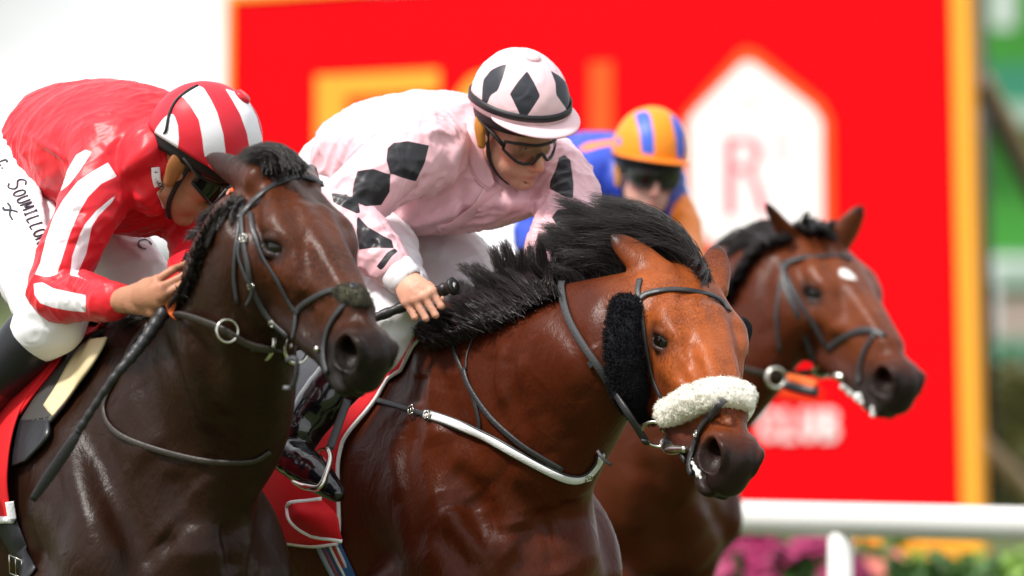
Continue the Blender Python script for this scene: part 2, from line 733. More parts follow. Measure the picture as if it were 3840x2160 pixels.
# far hedgerow that closes the view at the horizon
V, F = [], []
for i in range(40):
    a, b = leaf_cloud((-170 + i * 9, 420 + 6 * math.sin(i * 1.7), 1.6), (7, 5, 2.6 + .8 * math.sin(i * 2.1)), 260, .9, i)
    F.append(b + sum(len(v) for v in V))
    V.append(a)
hedge_row = build('far_wood', np.vstack(V), np.vstack(F), M_leaf[1], smooth=False)
tag(hedge_row, kind='stuff')

# ---- green stand far behind the board (right edge of the picture)
M_green = mat('green_cladding', (.05, .26, .035), .6, .3, noise=.12, nscale=.5)
M_teal = mat('teal_band', (.04, .22, .13), .6, .3)
M_pale = mat('pale_band', (.36, .48, .40), .7, .3)
M_beige = mat('beige_band', (.42, .33, .29), .8, .2, noise=.15, nscale=2)
M_steel = mat('white_steel', (.62, .66, .66), .5)
ys_ = 90.0
pav = tag(empty('grandstand'), 'green and pale grandstand with bands of steps and rails, far behind at the right edge', 'grandstand')


def band(name, y0, y1, x0, x1, depth, m, dy=0.0):
    a, b = P(x0, y1, ys_ - dy), P(x1, y0, ys_ - dy)
    mb = MB()
    mb.box(((a[0] + b[0]) / 2, ys_ - dy + depth / 2, (a[2] + b[2]) / 2), (b[0] - a[0], depth, b[2] - a[2]))
    return mb.out(name, m, pav, smooth=False)


X0, X1 = 3300, 4700
band('upper_panel', -1500, 250, X0, X1, 2.0, M_green, 0)
band('upper_strip', 240, 390, X0, X1, 2.0, M_teal, .2)
band('balcony_strip', 390, 470, X0, X1, 1.6, M_pale, .6)
band('middle_panel', 470, 960, X0, X1, 2.2, M_green, .1)
band('step_strip', 955, 1075, X0, X1, 1.6, M_pale, .8)
band('lower_panel', 1075, 1120, X0, X1, 2.2, M_green, .3)
band('terrace_wall', 1120, 1275, X0, X1, 1.6, M_beige, .9)
band('teal_strip', 1275, 1345, X0, X1, 1.6, M_teal, 1.1)
band('base_wall', 1345, 1450, X0, X1, 1.6, M_pale, 1.2)
for px in (3722, 4060, 4400):
    a, b = P(px, 1260, ys_ - 3), P(px, 985, ys_ - 3)
    mb = MB()
    mb.box((a + b) / 2, (.12, .12, b[2] - a[2]))
    mb.out('railing_post', M_steel, pav, smooth=False)
mb = MB()
mb.tube([P(3500, 985, ys_ - 3), P(4600, 985, ys_ - 3)], .05, 8)
mb.out('railing', M_steel, pav)
a = P(3760, 30, ys_ - 1)
mb = MB()
mb.box(a, (.35, .3, .7))
mb.out('loudspeaker', M_steel, pav, smooth=False)

# clipped hedge in front of the stand
hd = tag(empty('hedge'), 'dark olive clipped hedge under the stand, right of the red board', 'hedge')
a, b = P(3400, 1900, 30), P(4800, 1440, 30)
V, F = leaf_cloud(((a[0] + b[0]) / 2, 30.6, .55), ((b[0] - a[0]) / 2 * 1.15, .8, b[2] * .62), 9000, .06, 5)
build('foliage', V, F, M_leaf[2], hd, smooth=False)
mb = MB()
mb.box(((a[0] + b[0]) / 2, 30.6, (b[2] - .1) / 2 - .1), (b[0] - a[0], .9, b[2] - .25))
mb.out('hedge_core', mat('hedge_core', (.05, .055, .015), .9, noise=.5, nscale=4), hd, smooth=False)

# ---- red sponsor board
M_red = mat('board_red', (.66, .0012, .005), .7, .06, noise=.05, nscale=.6, bump=.05, bscale=3)
M_gold = mat('board_gold', (.88, .36, .03), .6, .3)
M_goldd = mat('board_dark_orange', (.80, .085, .006), .6, .3)
M_white = mat('board_white', (.85, .82, .82), .6, .3)
M_rose = mat('board_rose', (.80, .16, .20), .6, .3)
M_pink2 = mat('board_pale_rose', (.82, .62, .64), .6, .3)
M_gold2 = mat('board_pale_gold', (.85, .62, .25), .6, .3)
TL, TR, BR, BL = P(850, -2, 21.5), P(3655, -130, 19.0), P(3700, 2090, 19.0), P(828, 1975, 21.5)
board = tag(empty('sponsor_board'), 'large red sponsor board with gold edge and white gabled R emblem behind the riders', 'advertising board')
BN = nrm(np.cross(TR - BL, TL - BR))
if BN[1] > 0:
    BN = -BN


def onboard(px, py, off):
    """point of the board's own plane seen at a photo position"""
    o = np.array([0, CAM_Y, CAM_Z])
    d = P(px, py, 0) - o
    t = ((BL + TR) / 2 - o) @ BN / (d @ BN)
    return o + d * t + BN * off


def plate(name, pix, m, off, th=.02, parent=None):
    pts = [onboard(x, y, off) for x, y in pix]
    k = len(pts)
    V = pts + [p - BN * th for p in pts]
    F = [tuple(range(k)), tuple(range(2 * k - 1, k - 1, -1))] + [(i, i + k, (i + 1) % k + k, (i + 1) % k) for i in range(k)]
    me = bpy.data.meshes.new(name)
    me.from_pydata([tuple(v) for v in V], [], F)
    me.update()
    import bmesh
    bm = bmesh.new()
    bm.from_mesh(me)
    bmesh.ops.recalc_face_normals(bm, faces=bm.faces)
    bm.to_mesh(me)
    bm.free()
    return link(name, me, parent or board, m)


def frame_strip(a, b, wa, wb):
    return [a, (a[0] + wa[0], a[1] + wa[1]), (b[0] + wb[0], b[1] + wb[1]), b]


plate('face_panel', [(858, 0), (3560, -140), (3612, 2030), (840, 1975)], M_red, 0, .08)
plate('border_strip', [(3566, -140), (3632, -140), (3684, 2090), (3616, 2090)], M_gold, .012, .09)
plate('border_strip', [(838, 1960), (3612, 2022), (3692, 2092), (820, 2010)], M_gold, .010, .09)
plate('border_strip', [(850, -6), (872, -6), (852, 1962), (826, 2000)], M_gold, .012, .09)
plate('border_strip', [(850, -26), (1800, -76), (1800, -58), (858, 2)], M_gold, .014, .09)
# lettering of the board: tall gold capitals, partly hidden by the riders
ec = plate('lettering', [(1190, 285), (1650, 262), (1650, 345), (1300, 362), (1300, 690), (1560, 690), (1560, 780), (1300, 780), (1300, 1130), (1660, 1130), (1660, 1215), (1190, 1215)], M_gold, .014)
plate('lettering', [(1300, 385), (1545, 375), (1545, 455), (1395, 460), (1395, 660), (1300, 660)], M_goldd, .013)
arc = []
for i in range(17):
    a = R(120 + i * 120 / 16)
    arc.append((1930 + 250 * math.cos(a), 560 - 300 * math.sin(a) * 1.02))
arc = [(1950, 250), (1860, 256), (1770, 290), (1715, 360), (1690, 470), (1690, 1000), (1715, 1110), (1770, 1180), (1860, 1215), (1900, 1215), (1900, 1120), (1850, 1105), (1810, 1040), (1800, 960), (1800, 480), (1820, 400), (1860, 350), (1950, 335)]
plate('lettering', arc, M_gold, .014)
plate('lettering', [(2215, 235), (2300, 231), (2300, 1150), (2215, 1150)], M_goldd, .014)
# gabled emblem
plate('emblem', [(2800, 180), (2840, 190), (3090, 385), (3124, 460), (3128, 900), (3000, 1000), (2850, 1030), (2680, 960), (2565, 860), (2560, 440), (2600, 390), (2775, 190)], M_goldd, .010)
em = plate('emblem', [(2808, 232), (2835, 240), (3050, 405), (3085, 460), (3088, 880), (2980, 960), (2850, 985), (2700, 930), (2595, 840), (2588, 450), (2620, 410), (2785, 240)], M_white, .016)
plate('letter', [(2722, 512), (2764, 510), (2764, 810), (2722, 812)], M_rose, .020, parent=em)
plate('letter', [(2764, 512), (2830, 512), (2858, 535), (2866, 575), (2855, 610), (2830, 635), (2862, 700), (2892, 800), (2850, 800), (2825, 705), (2800, 645), (2764, 645), (2764, 622), (2812, 620), (2828, 575), (2812, 535), (2764, 535)], M_rose, .0205, parent=em)
plate('letter', [(2900, 480), (2975, 478), (2975, 610), (2900, 612)], M_pink2, .0202, parent=em)
plate('sun_mark', [(2815 + 24 * math.cos(i * math.pi / 6) * (1 if i % 2 else .6), 386 + 26 * math.sin(i * math.pi / 6) * (1 if i % 2 else .6)) for i in range(12)], M_gold2, .020, parent=em)
# white line of lettering low on the board
x = 2851
for gl in 'CLUB':
    st = {'C': [[(64, 12), (34, 0), (10, 18), (2, 59), (10, 100), (34, 118), (64, 106), (64, 84), (40, 96), (28, 84), (24, 59), (28, 34), (40, 22), (64, 34)]],
          'L': [[(6, 0), (28, 0), (28, 98), (62, 98), (62, 118), (6, 118)]],
          'U': [[(2, 0), (24, 0), (24, 84), (34, 97), (44, 84), (44, 0), (66, 0), (66, 88), (52, 112), (34, 118), (16, 112), (2, 88)]],
          'B': [[(4, 0), (22, 0), (22, 118), (4, 118)], [(24, 0), (50, 4), (64, 22), (60, 46), (50, 57), (24, 57), (24, 40), (40, 36), (42, 24), (24, 18)], [(24, 60), (52, 60), (66, 76), (66, 98), (52, 116), (24, 118), (24, 100), (42, 96), (44, 82), (24, 78)]]}[gl]
    for s_ in st:
        plate('lettering', [(x + a, 1535 + b) for a, b in s_], M_white, .016)
    x += 76
plate('lettering', [(2700, 1440), (2860, 1420), (3010, 1448), (3080, 1478), (3070, 1490), (2990, 1478), (2860, 1452), (2700, 1470)], M_goldd, .015)

# braces that hold the board up from behind
M_pole = mat('brace_timber', (.42, .29, .17), .7, noise=.2, nscale=5)
M_dark = mat('brace_dark', (.05, .045, .04), .6)
for (a, b, r, m, lb) in (((3672, 330, 20.5), (3930, 860, 24), .042, M_dark, 'dark diagonal brace pole behind the top right edge of the red board'),
                         ((3690, 300, 21.2), (3960, 790, 25), .055, M_pole, 'pale timber brace beside the dark pole, upper right edge'),
                         ((3660, 1640, 20.2), (3990, 1990, 23), .060, M_pole, 'pale timber brace low behind the red board at the right edge')):
    mb = MB()
    mb.tube([P(*a), P(*b)], r, 10)
    tag(mb.out('brace_pole', m), lb, 'pole', 'braces behind the red board')
mb = MB()
mb.tube([P(3676, -200, 20.8), P(3722, 1900, 20.8)], .03, 8)
tag(mb.out('support_pole', M_dark), 'thin dark upright along the right edge of the red board', 'pole')

# ---- white running rail
M_rail = mat('white_plastic', (.82, .82, .80), .35, .5, noise=.03, nscale=3)
c = P(3325, 1955, 5.6)
d = np.array([.86, -.51, 0])
rail = tag(empty('running_rail'), 'white tubular running rail with a square post, behind the horses at the right', 'rail')
mb = MB()
mb.tube([c - d * 14, c + d * 5], .056, 20)
mb.out('rail', M_rail, rail)
for k in (-8.4, -5.5, -2.6, -.17, 2.6):
    q = c + d * k
    mb = MB()
    mb.tube([(q[0], q[1], -.05), (q[0], q[1], q[2] - .01)], [.041, .041], 16)
    mb.out('post', M_rail, rail)

# ---- bedding plants along the foot of the board
M_bloom = [mat('petal_magenta', (.27, .006, .075), .6), mat('petal_rose', (.32, .02, .10), .6), mat('petal_salmon', (.60, .16, .12), .6), mat('petal_gold', (.75, .38, .02), .6)]
M_fol = mat('bed_leaf', (.05, .12, .025), .5, .4, noise=.4, nscale=10)
M_fol2 = mat('bed_leaf_bright', (.16, .30, .03), .5, .4, noise=.4, nscale=10)
plants = [(2820, 2045, 0, 'magenta bedding plant nearest the dark bay horse, under the rail'), (2900, 2040, 1, 'rose bedding plant second from the dark bay horse, under the rail'),
          (2990, 2040, 0, 'magenta bedding plant just left of the rail post'), (3065, 2055, 1, 'rose bedding plant half behind the rail post'),
          (3230, 2055, 2, 'sparse salmon bedding plant just right of the rail post'), (3350, 2050, None, 'leafy green bedding plant without flowers right of the rail post'),
          (3500, 2120, None, 'leafy green bedding plant below the corner of the board'), (3640, 2115, None, 'dark leafy bedding plant under the corner of the red board'),
          (3780, 2085, None, 'bright green bedding plant at the bottom right corner')]
for i, (px, py, bl, lb) in enumerate(plants):
    y = 9.5 + .5 * (i % 3)
    c = P(px, py, y)
    t = tag(empty('bedding_plant'), lb, 'plant', 'bedding plants under the rail')
    t.location = (c[0], c[1], 0)
    V, F = leaf_cloud((0, 0, c[2] * .55), (.24, .22, c[2] * .5), 700, .045, 40 + i)
    build('foliage', V, F, M_fol2 if i in (5, 8) else M_fol, t, smooth=False)
    if bl is not None:
        n = 80 if bl < 2 else 22
        g = np.random.default_rng(90 + i)
        Vb, Fb = [], []
        for k in range(n):
            dd = g.normal(size=3)
            dd[1] = -abs(dd[1])
            dd = nrm(dd)
            p = np.array([0, 0, c[2] * .60]) + dd * (.23, .21, c[2] * .46)
            M = frame_from(dd)
            o = len(Vb)
            Vb.append(p + dd * .002)
            for q in range(10):
                a = q * math.pi / 5
                rr = .062 if q % 2 else .042
                Vb.append(p + M @ np.array([math.cos(a) * rr, math.sin(a) * rr, .014]))
            Fb += [(o, o + 1 + q, o + 1 + (q + 1) % 10) for q in range(10)]
        build('blooms', np.array(Vb), np.array(Fb), M_bloom[bl], t)['kind'] = 'stuff'
    mb = MB()
    mb.tube([(0, 0, -.02), (0.01, 0, c[2] * .5)], [.02, .008], 6)
    mb.out('stem', M_fol, t)
# ------------------------------------------------------------------ horses
def coat(name, base, dark, red, rough=0.32, sweat=0.16):
    m = bpy.data.materials.new(name)
    m.use_nodes = True
    t = m.node_tree
    N = t.nodes.new
    b = t.nodes['Principled BSDF']
    tc = N('ShaderNodeTexCoord')

    def noise(scale, det=5, vec=None, dist=0.0):
        n = N('ShaderNodeTexNoise')
        n.inputs['Scale'].default_value = scale
        n.inputs['Detail'].default_value = det
        n.inputs['Distortion'].default_value = dist
        t.links.new(vec or tc.outputs['Object'], n.inputs['Vector'])
        return n.outputs[0]

    def ramp(s, a, c):
        r = N('ShaderNodeMapRange')
        r.inputs['From Min'].default_value = a
        r.inputs['From Max'].default_value = c
        t.links.new(s, r.inputs['Value'])
        return r.outputs[0]

    def mix(f, a, c):
        x = N('ShaderNodeMix')
        x.data_type = 'RGBA'
        t.links.new(f, x.inputs[0])
        for i, v in ((6, a), (7, c)):
            if isinstance(v, tuple):
                x.inputs[i].default_value = (*v, 1)
            else:
                t.links.new(v, x.inputs[i])
        return x.outputs[2]

    def attr(nm):
        a = N('ShaderNodeAttribute')
        a.attribute_name = nm
        return a.outputs['Fac']
    c = mix(ramp(noise(4.5), 0.35, 0.68), base, tuple(x * 0.72 for x in base))
    c = mix(attr('red'), c, red)
    mp = N('ShaderNodeMapping')
    mp.inputs['Scale'].default_value = (1, 1, 0.35)
    mp.inputs['Rotation'].default_value = (0, 0.5, 0)
    t.links.new(tc.outputs['Object'], mp.inputs[0])
    hairn = noise(260, 3, mp.outputs[0])
    c = mix(ramp(hairn, 0.3, 0.7), mix(ramp(noise(9), 0.3, 0.7), tuple(x * 0.55 for x in base), c), c)
    c = mix(attr('dark'), c, dark)
    c = mix(attr('pink'), c, (0.32, 0.035, 0.04))
    c = mix(attr('white'), c, (0.75, 0.72, 0.68))
    t.links.new(c, b.inputs['Base Color'])
    rr = N('ShaderNodeMapRange')
    rr.inputs['To Min'].default_value = rough - 0.10
    rr.inputs['To Max'].default_value = rough + 0.16
    t.links.new(noise(14, 6), rr.inputs['Value'])
    t.links.new(rr.outputs[0], b.inputs['Roughness'])
    b.inputs['Specular IOR Level'].default_value = sweat
    mp2 = N('ShaderNodeMapping')
    mp2.inputs['Scale'].default_value = (1, 1, 0.6)
    t.links.new(tc.outputs['Object'], mp2.inputs[0])
    vein = noise(22, 4, mp2.outputs[0], 0.8)
    rv = N('ShaderNodeTexNoise')
    rv.noise_type = 'RIDGED_MULTIFRACTAL'
    rv.inputs['Scale'].default_value = 5.5
    rv.inputs['Detail'].default_value = 2.2
    rv.inputs['Distortion'].default_value = 0.7
    t.links.new(mp2.outputs[0], rv.inputs['Vector'])
    vm = N('ShaderNodeMath')
    vm.operation = 'MULTIPLY_ADD'
    vm.inputs[1].default_value = 0.35
    t.links.new(rv.outputs[0], vm.inputs[0])
    t.links.new(vein, vm.inputs[2])
    vein = vm.outputs[0]
    ad = N('ShaderNodeMath')
    ad.operation = 'MULTIPLY_ADD'
    ad.inputs[1].default_value = 0.2
    t.links.new(hairn, ad.inputs[0])
    t.links.new(vein, ad.inputs[2])
    bp = N('ShaderNodeBump')
    bp.inputs['Strength'].default_value = 0.5
    bp.inputs['Distance'].default_value = 0.009
    t.links.new(ad.outputs[0], bp.inputs['Height'])
    t.links.new(bp.outputs[0], b.inputs['Normal'])
    return m


HEAD_SECT = [  # x, top, bottom, half width
    (-0.05, .015, -.13, .060), (0.0, .032, -.165, .070), (.07, .036, -.195, .084), (.15, .034, -.215, .092), (.22, .026, -.215, .086),
    (.29, .016, -.200, .070), (.37, .001, -.186, .056), (.45, -.013, -.176, .048), (.52, -.026, -.172, .046), (.585, -.046, -.168, .041)]


def head_world(h):
    Rm, T, s = np.array(h['R']), np.array(h['T']), h['s']
    return (lambda p: Rm @ (np.asarray(p, float) * s) + T), Rm, s


def eye_frame(sg):
    """centre, outward axis, long axis (towards the muzzle) and up axis of an eye, head coordinates"""
    c = np.array([.211, .0795, -.045])
    n = nrm([.34, .93, .10])
    t = np.array([.85, -.2, .25])
    t = nrm(t - n * (t @ n))
    b = np.cross(t, n)
    if b[2] < 0:
        b = -b
    q = np.array([1, sg, 1])
    return c * q, n * q, t * q, b * q


def add_head(F, h):
    W, Rm, s = head_world(h)
    S = HEAD_SECT
    C = [W((x, 0, (a + b) / 2)) for x, a, b, w in S]
    F.loft(C, [(a - b) / 2 * s for x, a, b, w in S], [w * s for x, a, b, w in S], Rm[:, 2], k=0.03)

    def cone(a, b, ra, rb, k=.02, both=True, op='add'):
        for sg in ((1, -1) if both else (1,)):
            q = np.array([1, sg, 1])
            F.cone(W(np.array(a) * q), W(np.array(b) * q), ra * s, rb * s, k * s, op)

    def ell(c, r, k=.02, both=True, op='add', rz=0.0, ry=0.0):
        for sg in ((1, -1) if both else (1,)):
            q = np.array([1, sg, 1])
            az = rz * sg
            M = np.array([[math.cos(az), -math.sin(az), 0], [math.sin(az), math.cos(az), 0], [0, 0, 1.0]])
            M = M @ np.array([[math.cos(ry), 0, math.sin(ry)], [0, 1, 0], [-math.sin(ry), 0, math.cos(ry)]])
            F.ell(W(np.array(c) * q), np.array(r) * s, Rm @ M, k * s, op)
    ell((.105, .054, -.140), (.120, .042, .100), k=.025)                  # cheek
    cone((.02, .045, -.12), (.17, .05, -.205), .035, .032, k=.03)          # jaw angle
    cone((.18, .048, -.205), (.40, .026, -.178), .030, .018, k=.03)        # jaw bar
    cone((.26, .074, -.080), (.40, .050, -.092), .012, .005, k=.05)        # facial crest
    ell((.195, .076, -.012), (.062, .034, .026), k=.03, rz=-.15)           # brow over the eye
    cone((.06, .060, .005), (.16, .078, .000), .018, .016, k=.04)          # temple
    ell((.250, .070, -.052), (.045, .018, .03), k=.035)                    # under the eye
    cone((.16, .026, .018), (.47, .018, -.030), .022, .018, k=.025)        # nasal bones
    ell((.43, .066, -.105), (.09, .018, .035), k=.04, op='sub')           # hollow cheek
    # muzzle
    ell((.560, 0, -.092), (.050, .046, .048), k=.03, both=False)
    ell((.552, .033, -.086), (.052, .026, .046), k=.018, rz=-.22)          # nostril wing
    ell((.582, 0, -.134), (.036, .042, .034), k=.02, both=False)           # upper lip
    ell((.545, .018, -.182), (.034, .022, .018), k=.02)                    # lower lip
    ell((.505, 0, -.190), (.036, .028, .022), k=.02, both=False)           # chin
    cone((.50, .020, -.172), (.36, .024, -.176), .020, .024, k=.02)
    cone((.635, .0, -.166), (.560, .040, -.166), .005, .005, k=.008, op='sub')   # mouth line
    cone((.560, .042, -.166), (.455, .056, -.148), .0055, .004, k=.008, op='sub')
    rim = [(.526, .056, -.092), (.538, .058, -.118), (.564, .053, -.126), (.592, .044, -.106), (.602, .038, -.078), (.586, .045, -.052), (.552, .054, -.058)]
    for sg in (1, -1):
        F.chain([W(np.array(q) * (1, sg, 1)) for q in rim], [.007 * s, .008 * s, .009 * s, .009 * s, .008 * s, .009 * s, .007 * s], k=.012)
    ell((.566, .060, -.090), (.043, .032, .034), k=.006, op='sub', rz=-.35, ry=.45)   # nostril
    cone((.568, .046, -.088), (.520, .018, -.082), .028, .014, k=.008, op='sub')
    # lids wrapped round the eyeball
    for sg in (1, -1):
        c, n, t, bb = eye_frame(sg)
        F.ell(W(c + n * .022), np.array([.023, .022, .017]) * s, Rm @ np.stack([t, n, bb], 1), k=.012, op='sub')
        for el, rad in ((38, (.0035, .0065, .0075, .0065, .004)), (-33, (.003, .0045, .005, .0045, .003))):
            q = []
            for ph in (-78, -40, 0, 40, 78):
                e = R(el) * math.cos(R(ph)) ** .8
                q.append(W(c + .0315 * (math.cos(e) * (math.cos(R(ph)) * n + math.sin(R(ph)) * t) + math.sin(e) * bb)))
            F.chain(q, np.array(rad) * s, k=.010)
    for (tip, base, wide) in h['ears']:
        b = W(base)
        tip = np.asarray(tip, float)
        ax = nrm(tip - b)
        Ln = np.linalg.norm(tip - b)
        wd = np.asarray(wide, float)
        wd = nrm(wd - ax * (wd @ ax))
        face = np.cross(ax, wd)                                             # opening side
        pts = [b - ax * .02, b + ax * Ln * .22, b + ax * Ln * .5, b + ax * Ln * .78, b + ax * Ln * .93, tip]
        F.loft(pts, np.array([.036, .037, .034, .024, .012, .003]) * s, np.array([.030, .024, .017, .012, .006, .003]) * s, wd, k=.022)
        q = [b + ax * Ln * .26 + face * .030 * s, b + ax * Ln * .5 + face * .021 * s, b + ax * Ln * .74 + face * .014 * s, b + ax * Ln * .88 + face * .009 * s]
        F.loft(q, np.array([.012, .019, .012, .004]) * s, np.array([.020, .016, .011, .004]) * s, wd, k=.004, op='sub')


def add_trunk(F, h):
    """trunk and legs in horse coordinates: f forward, l left, z up, origin on the ground under the withers"""
    f, l, o, s = np.array(h['fwd']), np.array(h['left']), np.array(h['wither']), h['sb']
    z0 = o[2]

    def B(a, b, c):                                   # c = height below / above the withers
        return np.array([o[0], o[1], z0]) + (f * a + l * b + np.array([0, 0, c])) * s
    S = [(-1.42, -.24, -.50, .10), (-1.30, -.10, -.62, .21), (-1.05, .0, -.62, .27), (-.80, .0, -.56, .27), (-.50, -.03, -.62, .28),
         (-.22, -.05, -.72, .285), (-.02, -.03, -.76, .25), (.18, -.10, -.76, .215), (.36, -.26, -.70, .175), (.45, -.36, -.62, .12)]
    F.loft([B(a, 0, (t + b) / 2) for a, t, b, w in S], [(t - b) / 2 * s for a, t, b, w in S], [w * s for a, t, b, w in S], (0, 0, 1), k=.05)
    F.cone(B(-.22, 0, -.08), B(.10, 0, -.07), .07 * s, .06 * s, k=.10)      # withers
    for sg in (-1, 1):
        F.loft([B(.0, sg * .10, -.14), B(.16, sg * .17, -.30), B(.30, sg * .20, -.45), B(.36, sg * .19, -.55)],
               np.array([.10, .12, .11, .09]) * s, np.array([.05, .07, .08, .075]) * s, f, k=.06)           # shoulder
        F.loft([B(.36, sg * .19, -.52), B(.22, sg * .21, -.62), B(.08, sg * .215, -.70)],
               np.array([.09, .11, .10]) * s, np.array([.07, .075, .065]) * s, (0, 0, 1), k=.05)            # upper arm
        F.ell(B(.40, sg * .085, -.56), np.array([.09, .085, .13]) * s, k=.04)                               # breast
        F.ell(B(-1.12, sg * .16, -.36), np.array([.24, .14, .30]) * s, np.stack([f, l, (0, 0, 1)], 1), k=.08)   # quarter
    for sg, key in ((-1, 'near'), (1, 'off')):
        pts = [B(a, b, c) for a, b, c in h['fore_' + key]]                   # elbow, mid forearm, knee, fetlock, hoof
        F.loft(pts[:3], np.array([.12, .095, .055]) * s, np.array([.085, .07, .05]) * s, f, k=.05)
        F.chain(pts[2:], np.array([.052, .038, .05]) * s, k=.03)
        pts = [B(a, b, c) for a, b, c in h['hind_' + key]]                   # stifle, gaskin, hock, fetlock, hoof
        F.loft(pts[:3], np.array([.15, .10, .06]) * s, np.array([.10, .075, .045]) * s, f, k=.06)
        F.chain(pts[2:], np.array([.055, .042, .05]) * s, k=.03)
    return B


def add_neck(F, h):
    C, ru, rv, U = [], [], [], []
    for (a, b, w) in h['neck']:
        a, b = P(*a), P(*b)
        C.append((a + b) / 2)
        ru.append(np.linalg.norm(a - b) / 2)
        rv.append(w)
        U.append(nrm(a - b))
    F.loft(C, ru, rv, U, k=.06, n=len(C) * 10)


def make_horse(h):
    W, Rm, s = head_world(h)
    hd = np.array([W((x, y, z)) for x in (-.05, .63) for y in (-.1, .1) for z in (.06, -.23)] + [e[0] for e in h['ears']])
    o = np.array(h['wither'])
    f = np.array(h['fwd'])
    ends = np.array([o + f * 1.0 * h['sb'], o - f * 1.55 * h['sb']])
    lo = np.minimum(hd.min(0) - .05, ends.min(0) - .42)
    hi = np.maximum(hd.max(0) + .05, ends.max(0) + .42)
    lo[2] = -.05
    hi[2] = max(hd[:, 2].max() + .05, o[2] + .15)
    hf, hc = h.get('fine', .0042), h.get('coarse', .0115)
    ax = []
    for i in range(3):
        fine = [(hd[:, i].min() - .02, hd[:, i].max() + .02)]
        ax.append(axis_coords(lo[i], hi[i], fine, hf, hc))
    F = Field(*ax)
    B = add_trunk(F, h)
    add_neck(F, h)
    add_head(F, h)
    V, Q = F.mesh(3)
    N = vnormals(V, Q)
    body = np.clip(np.linalg.norm(V - W((.2, 0, -.08)), axis=1) / .35 - .8, 0, 1)
    V = V + N * (body * (.0045 * hash_noise(V, 6.5, 3) + .0025 * hash_noise(V * (1, 1, .6), 17, 4)))[:, None]
    sk = Skin(V, Q)
    todo = [(sk.line(pix), rad, amp) for pix, rad, amp in h.get('sculpt', [])]
    for ln, rad, amp in todo:
        sk.brush(ln, rad, amp)
    return sk, W, B


def coat_attrs(sk, h, W):
    """coat markings: black points, the reddish face and flank, pink nostril lining, white star"""
    Rm, T, s = np.array(h['R']), np.array(h['T']), h['s']
    L = (sk.V - T) @ Rm / s                       # head coordinates
    n = hash_noise(sk.V, 30, 1) * .5 + hash_noise(sk.V, 70, 2) * .3
    ish = np.clip((L[:, 0] + .14) / .06, 0, 1) * np.clip((.19 - np.abs(L[:, 1])) / .07, 0, 1) * np.clip((L[:, 2] + .34) / .06, 0, 1)
    muz = np.clip((L[:, 0] - .45 - .13 * np.clip((L[:, 2] + .09) / .08, -.6, 1) + .03 * n) / .10, 0, 1) * ish
    eye = np.zeros(len(L))
    for sg in (-1, 1):
        d = np.linalg.norm((L - (.212, sg * .095, -.046)) / (1.4, 1, 1), axis=1)
        eye = np.maximum(eye, np.clip(1 - (d - .020) / .026, 0, 1))
    ears = np.zeros(len(L))
    for tip, base, _ in h['ears']:
        b = W(base)
        d, t = seg_dist(sk.V, np.array([b, tip]))
        ears = np.maximum(ears, (d < .06) * np.clip((t - .72) / .2, 0, 1))
    legs = np.clip((h['wither'][2] - .86 - sk.V[:, 2]) / .15, 0, 1)
    jaw = np.clip((-.13 - L[:, 2]) / .06, 0, 1) * ish * .45 * np.clip((L[:, 0] - .3) / .1, 0, 1)
    dark = np.maximum.reduce([muz * .93, eye * .97, ears * .9, legs * .9, jaw])
    for line, rad, amt in h.get('darklines', []):
        d, _ = seg_dist(sk.V, sk.line(line))
        dark = np.maximum(dark, amt * np.clip(1.3 - d / rad + .35 * n, 0, 1))
    face = np.clip((.52 - np.abs(L[:, 0] - .23) * 1.5) / .25, 0, 1) * ish * np.clip((L[:, 2] + .17) / .1, 0, 1)
    red = np.clip(face * h.get('redface', .7) + .25 * n * face, 0, 1)
    for line, rad, amt in h.get('redlines', []):
        d, _ = seg_dist(sk.V, sk.line(line))
        red = np.maximum(red, amt * np.clip(1.2 - d / rad + .35 * n, 0, 1))
    pink = np.zeros(len(L))
    for sg in (-1, 1):
        d = np.linalg.norm(L - (.548, sg * .022, -.076), axis=1)
        pink = np.maximum(pink, .8 * np.clip((.017 - d) / .008, 0, 1))
    white = np.zeros(len(L))
    if 'star' in h:
        c, r = h['star']
        c, nn = sk.hit(*c[:2])
        q = sk.V - c
        ax = nrm(np.array(h['star_axis']))
        al = q @ ax
        rest = np.linalg.norm(q - al[:, None] * ax, axis=1)
        white = np.clip((1.1 - np.hypot(al / r[0], rest / r[1]) + .25 * n) / .25, 0, 1)
    return {'dark': dark, 'red': red, 'pink': pink, 'white': white}


def eyeball(W, Rm, s, sg, m, parent):
    mb = MB()
    c = W(eye_frame(sg)[0])
    n1, n2 = 16, 10
    V, F = [], []
    for i in range(n2 + 1):
        a = math.pi * i / n2
        for k in range(n1):
            b = 2 * math.pi * k / n1
            V.append(c + .0308 * s * np.array([math.sin(a) * math.cos(b), math.sin(a) * math.sin(b), math.cos(a)]))
    for i in range(n2):
        for k in range(n1):
            F.append((i * n1 + k, (i + 1) * n1 + k, (i + 1) * n1 + (k + 1) % n1, i * n1 + (k + 1) % n1))
    mb.add(V, F)
    return mb.out('eye', m, parent)


def hdir(deg):
    return np.array([math.cos(R(deg)), -math.sin(R(deg)), 0]), np.array([math.sin(R(deg)), math.cos(R(deg)), 0])


GALLOP = dict(
    fore_near=[(.14, -.20, -.62), (.34, -.18, -.72), (.52, -.17, -.80), (.44, -.16, -1.10), (.34, -.16, -1.20)],
    fore_off=[(.14, .20, -.62), (.22, .19, -.82), (.34, .18, -1.00), (.40, .17, -1.36), (.50, .17, -1.50)],
    hind_near=[(-.95, -.20, -.55), (-1.15, -.17, -.80), (-1.35, -.15, -.98), (-1.45, -.15, -1.36), (-1.40, -.15, -1.50)],
    hind_off=[(-.85, .20, -.55), (-.95, .17, -.82), (-1.15, .15, -1.0), (-.95, .15, -1.36), (-.85, .15, -1.50)])

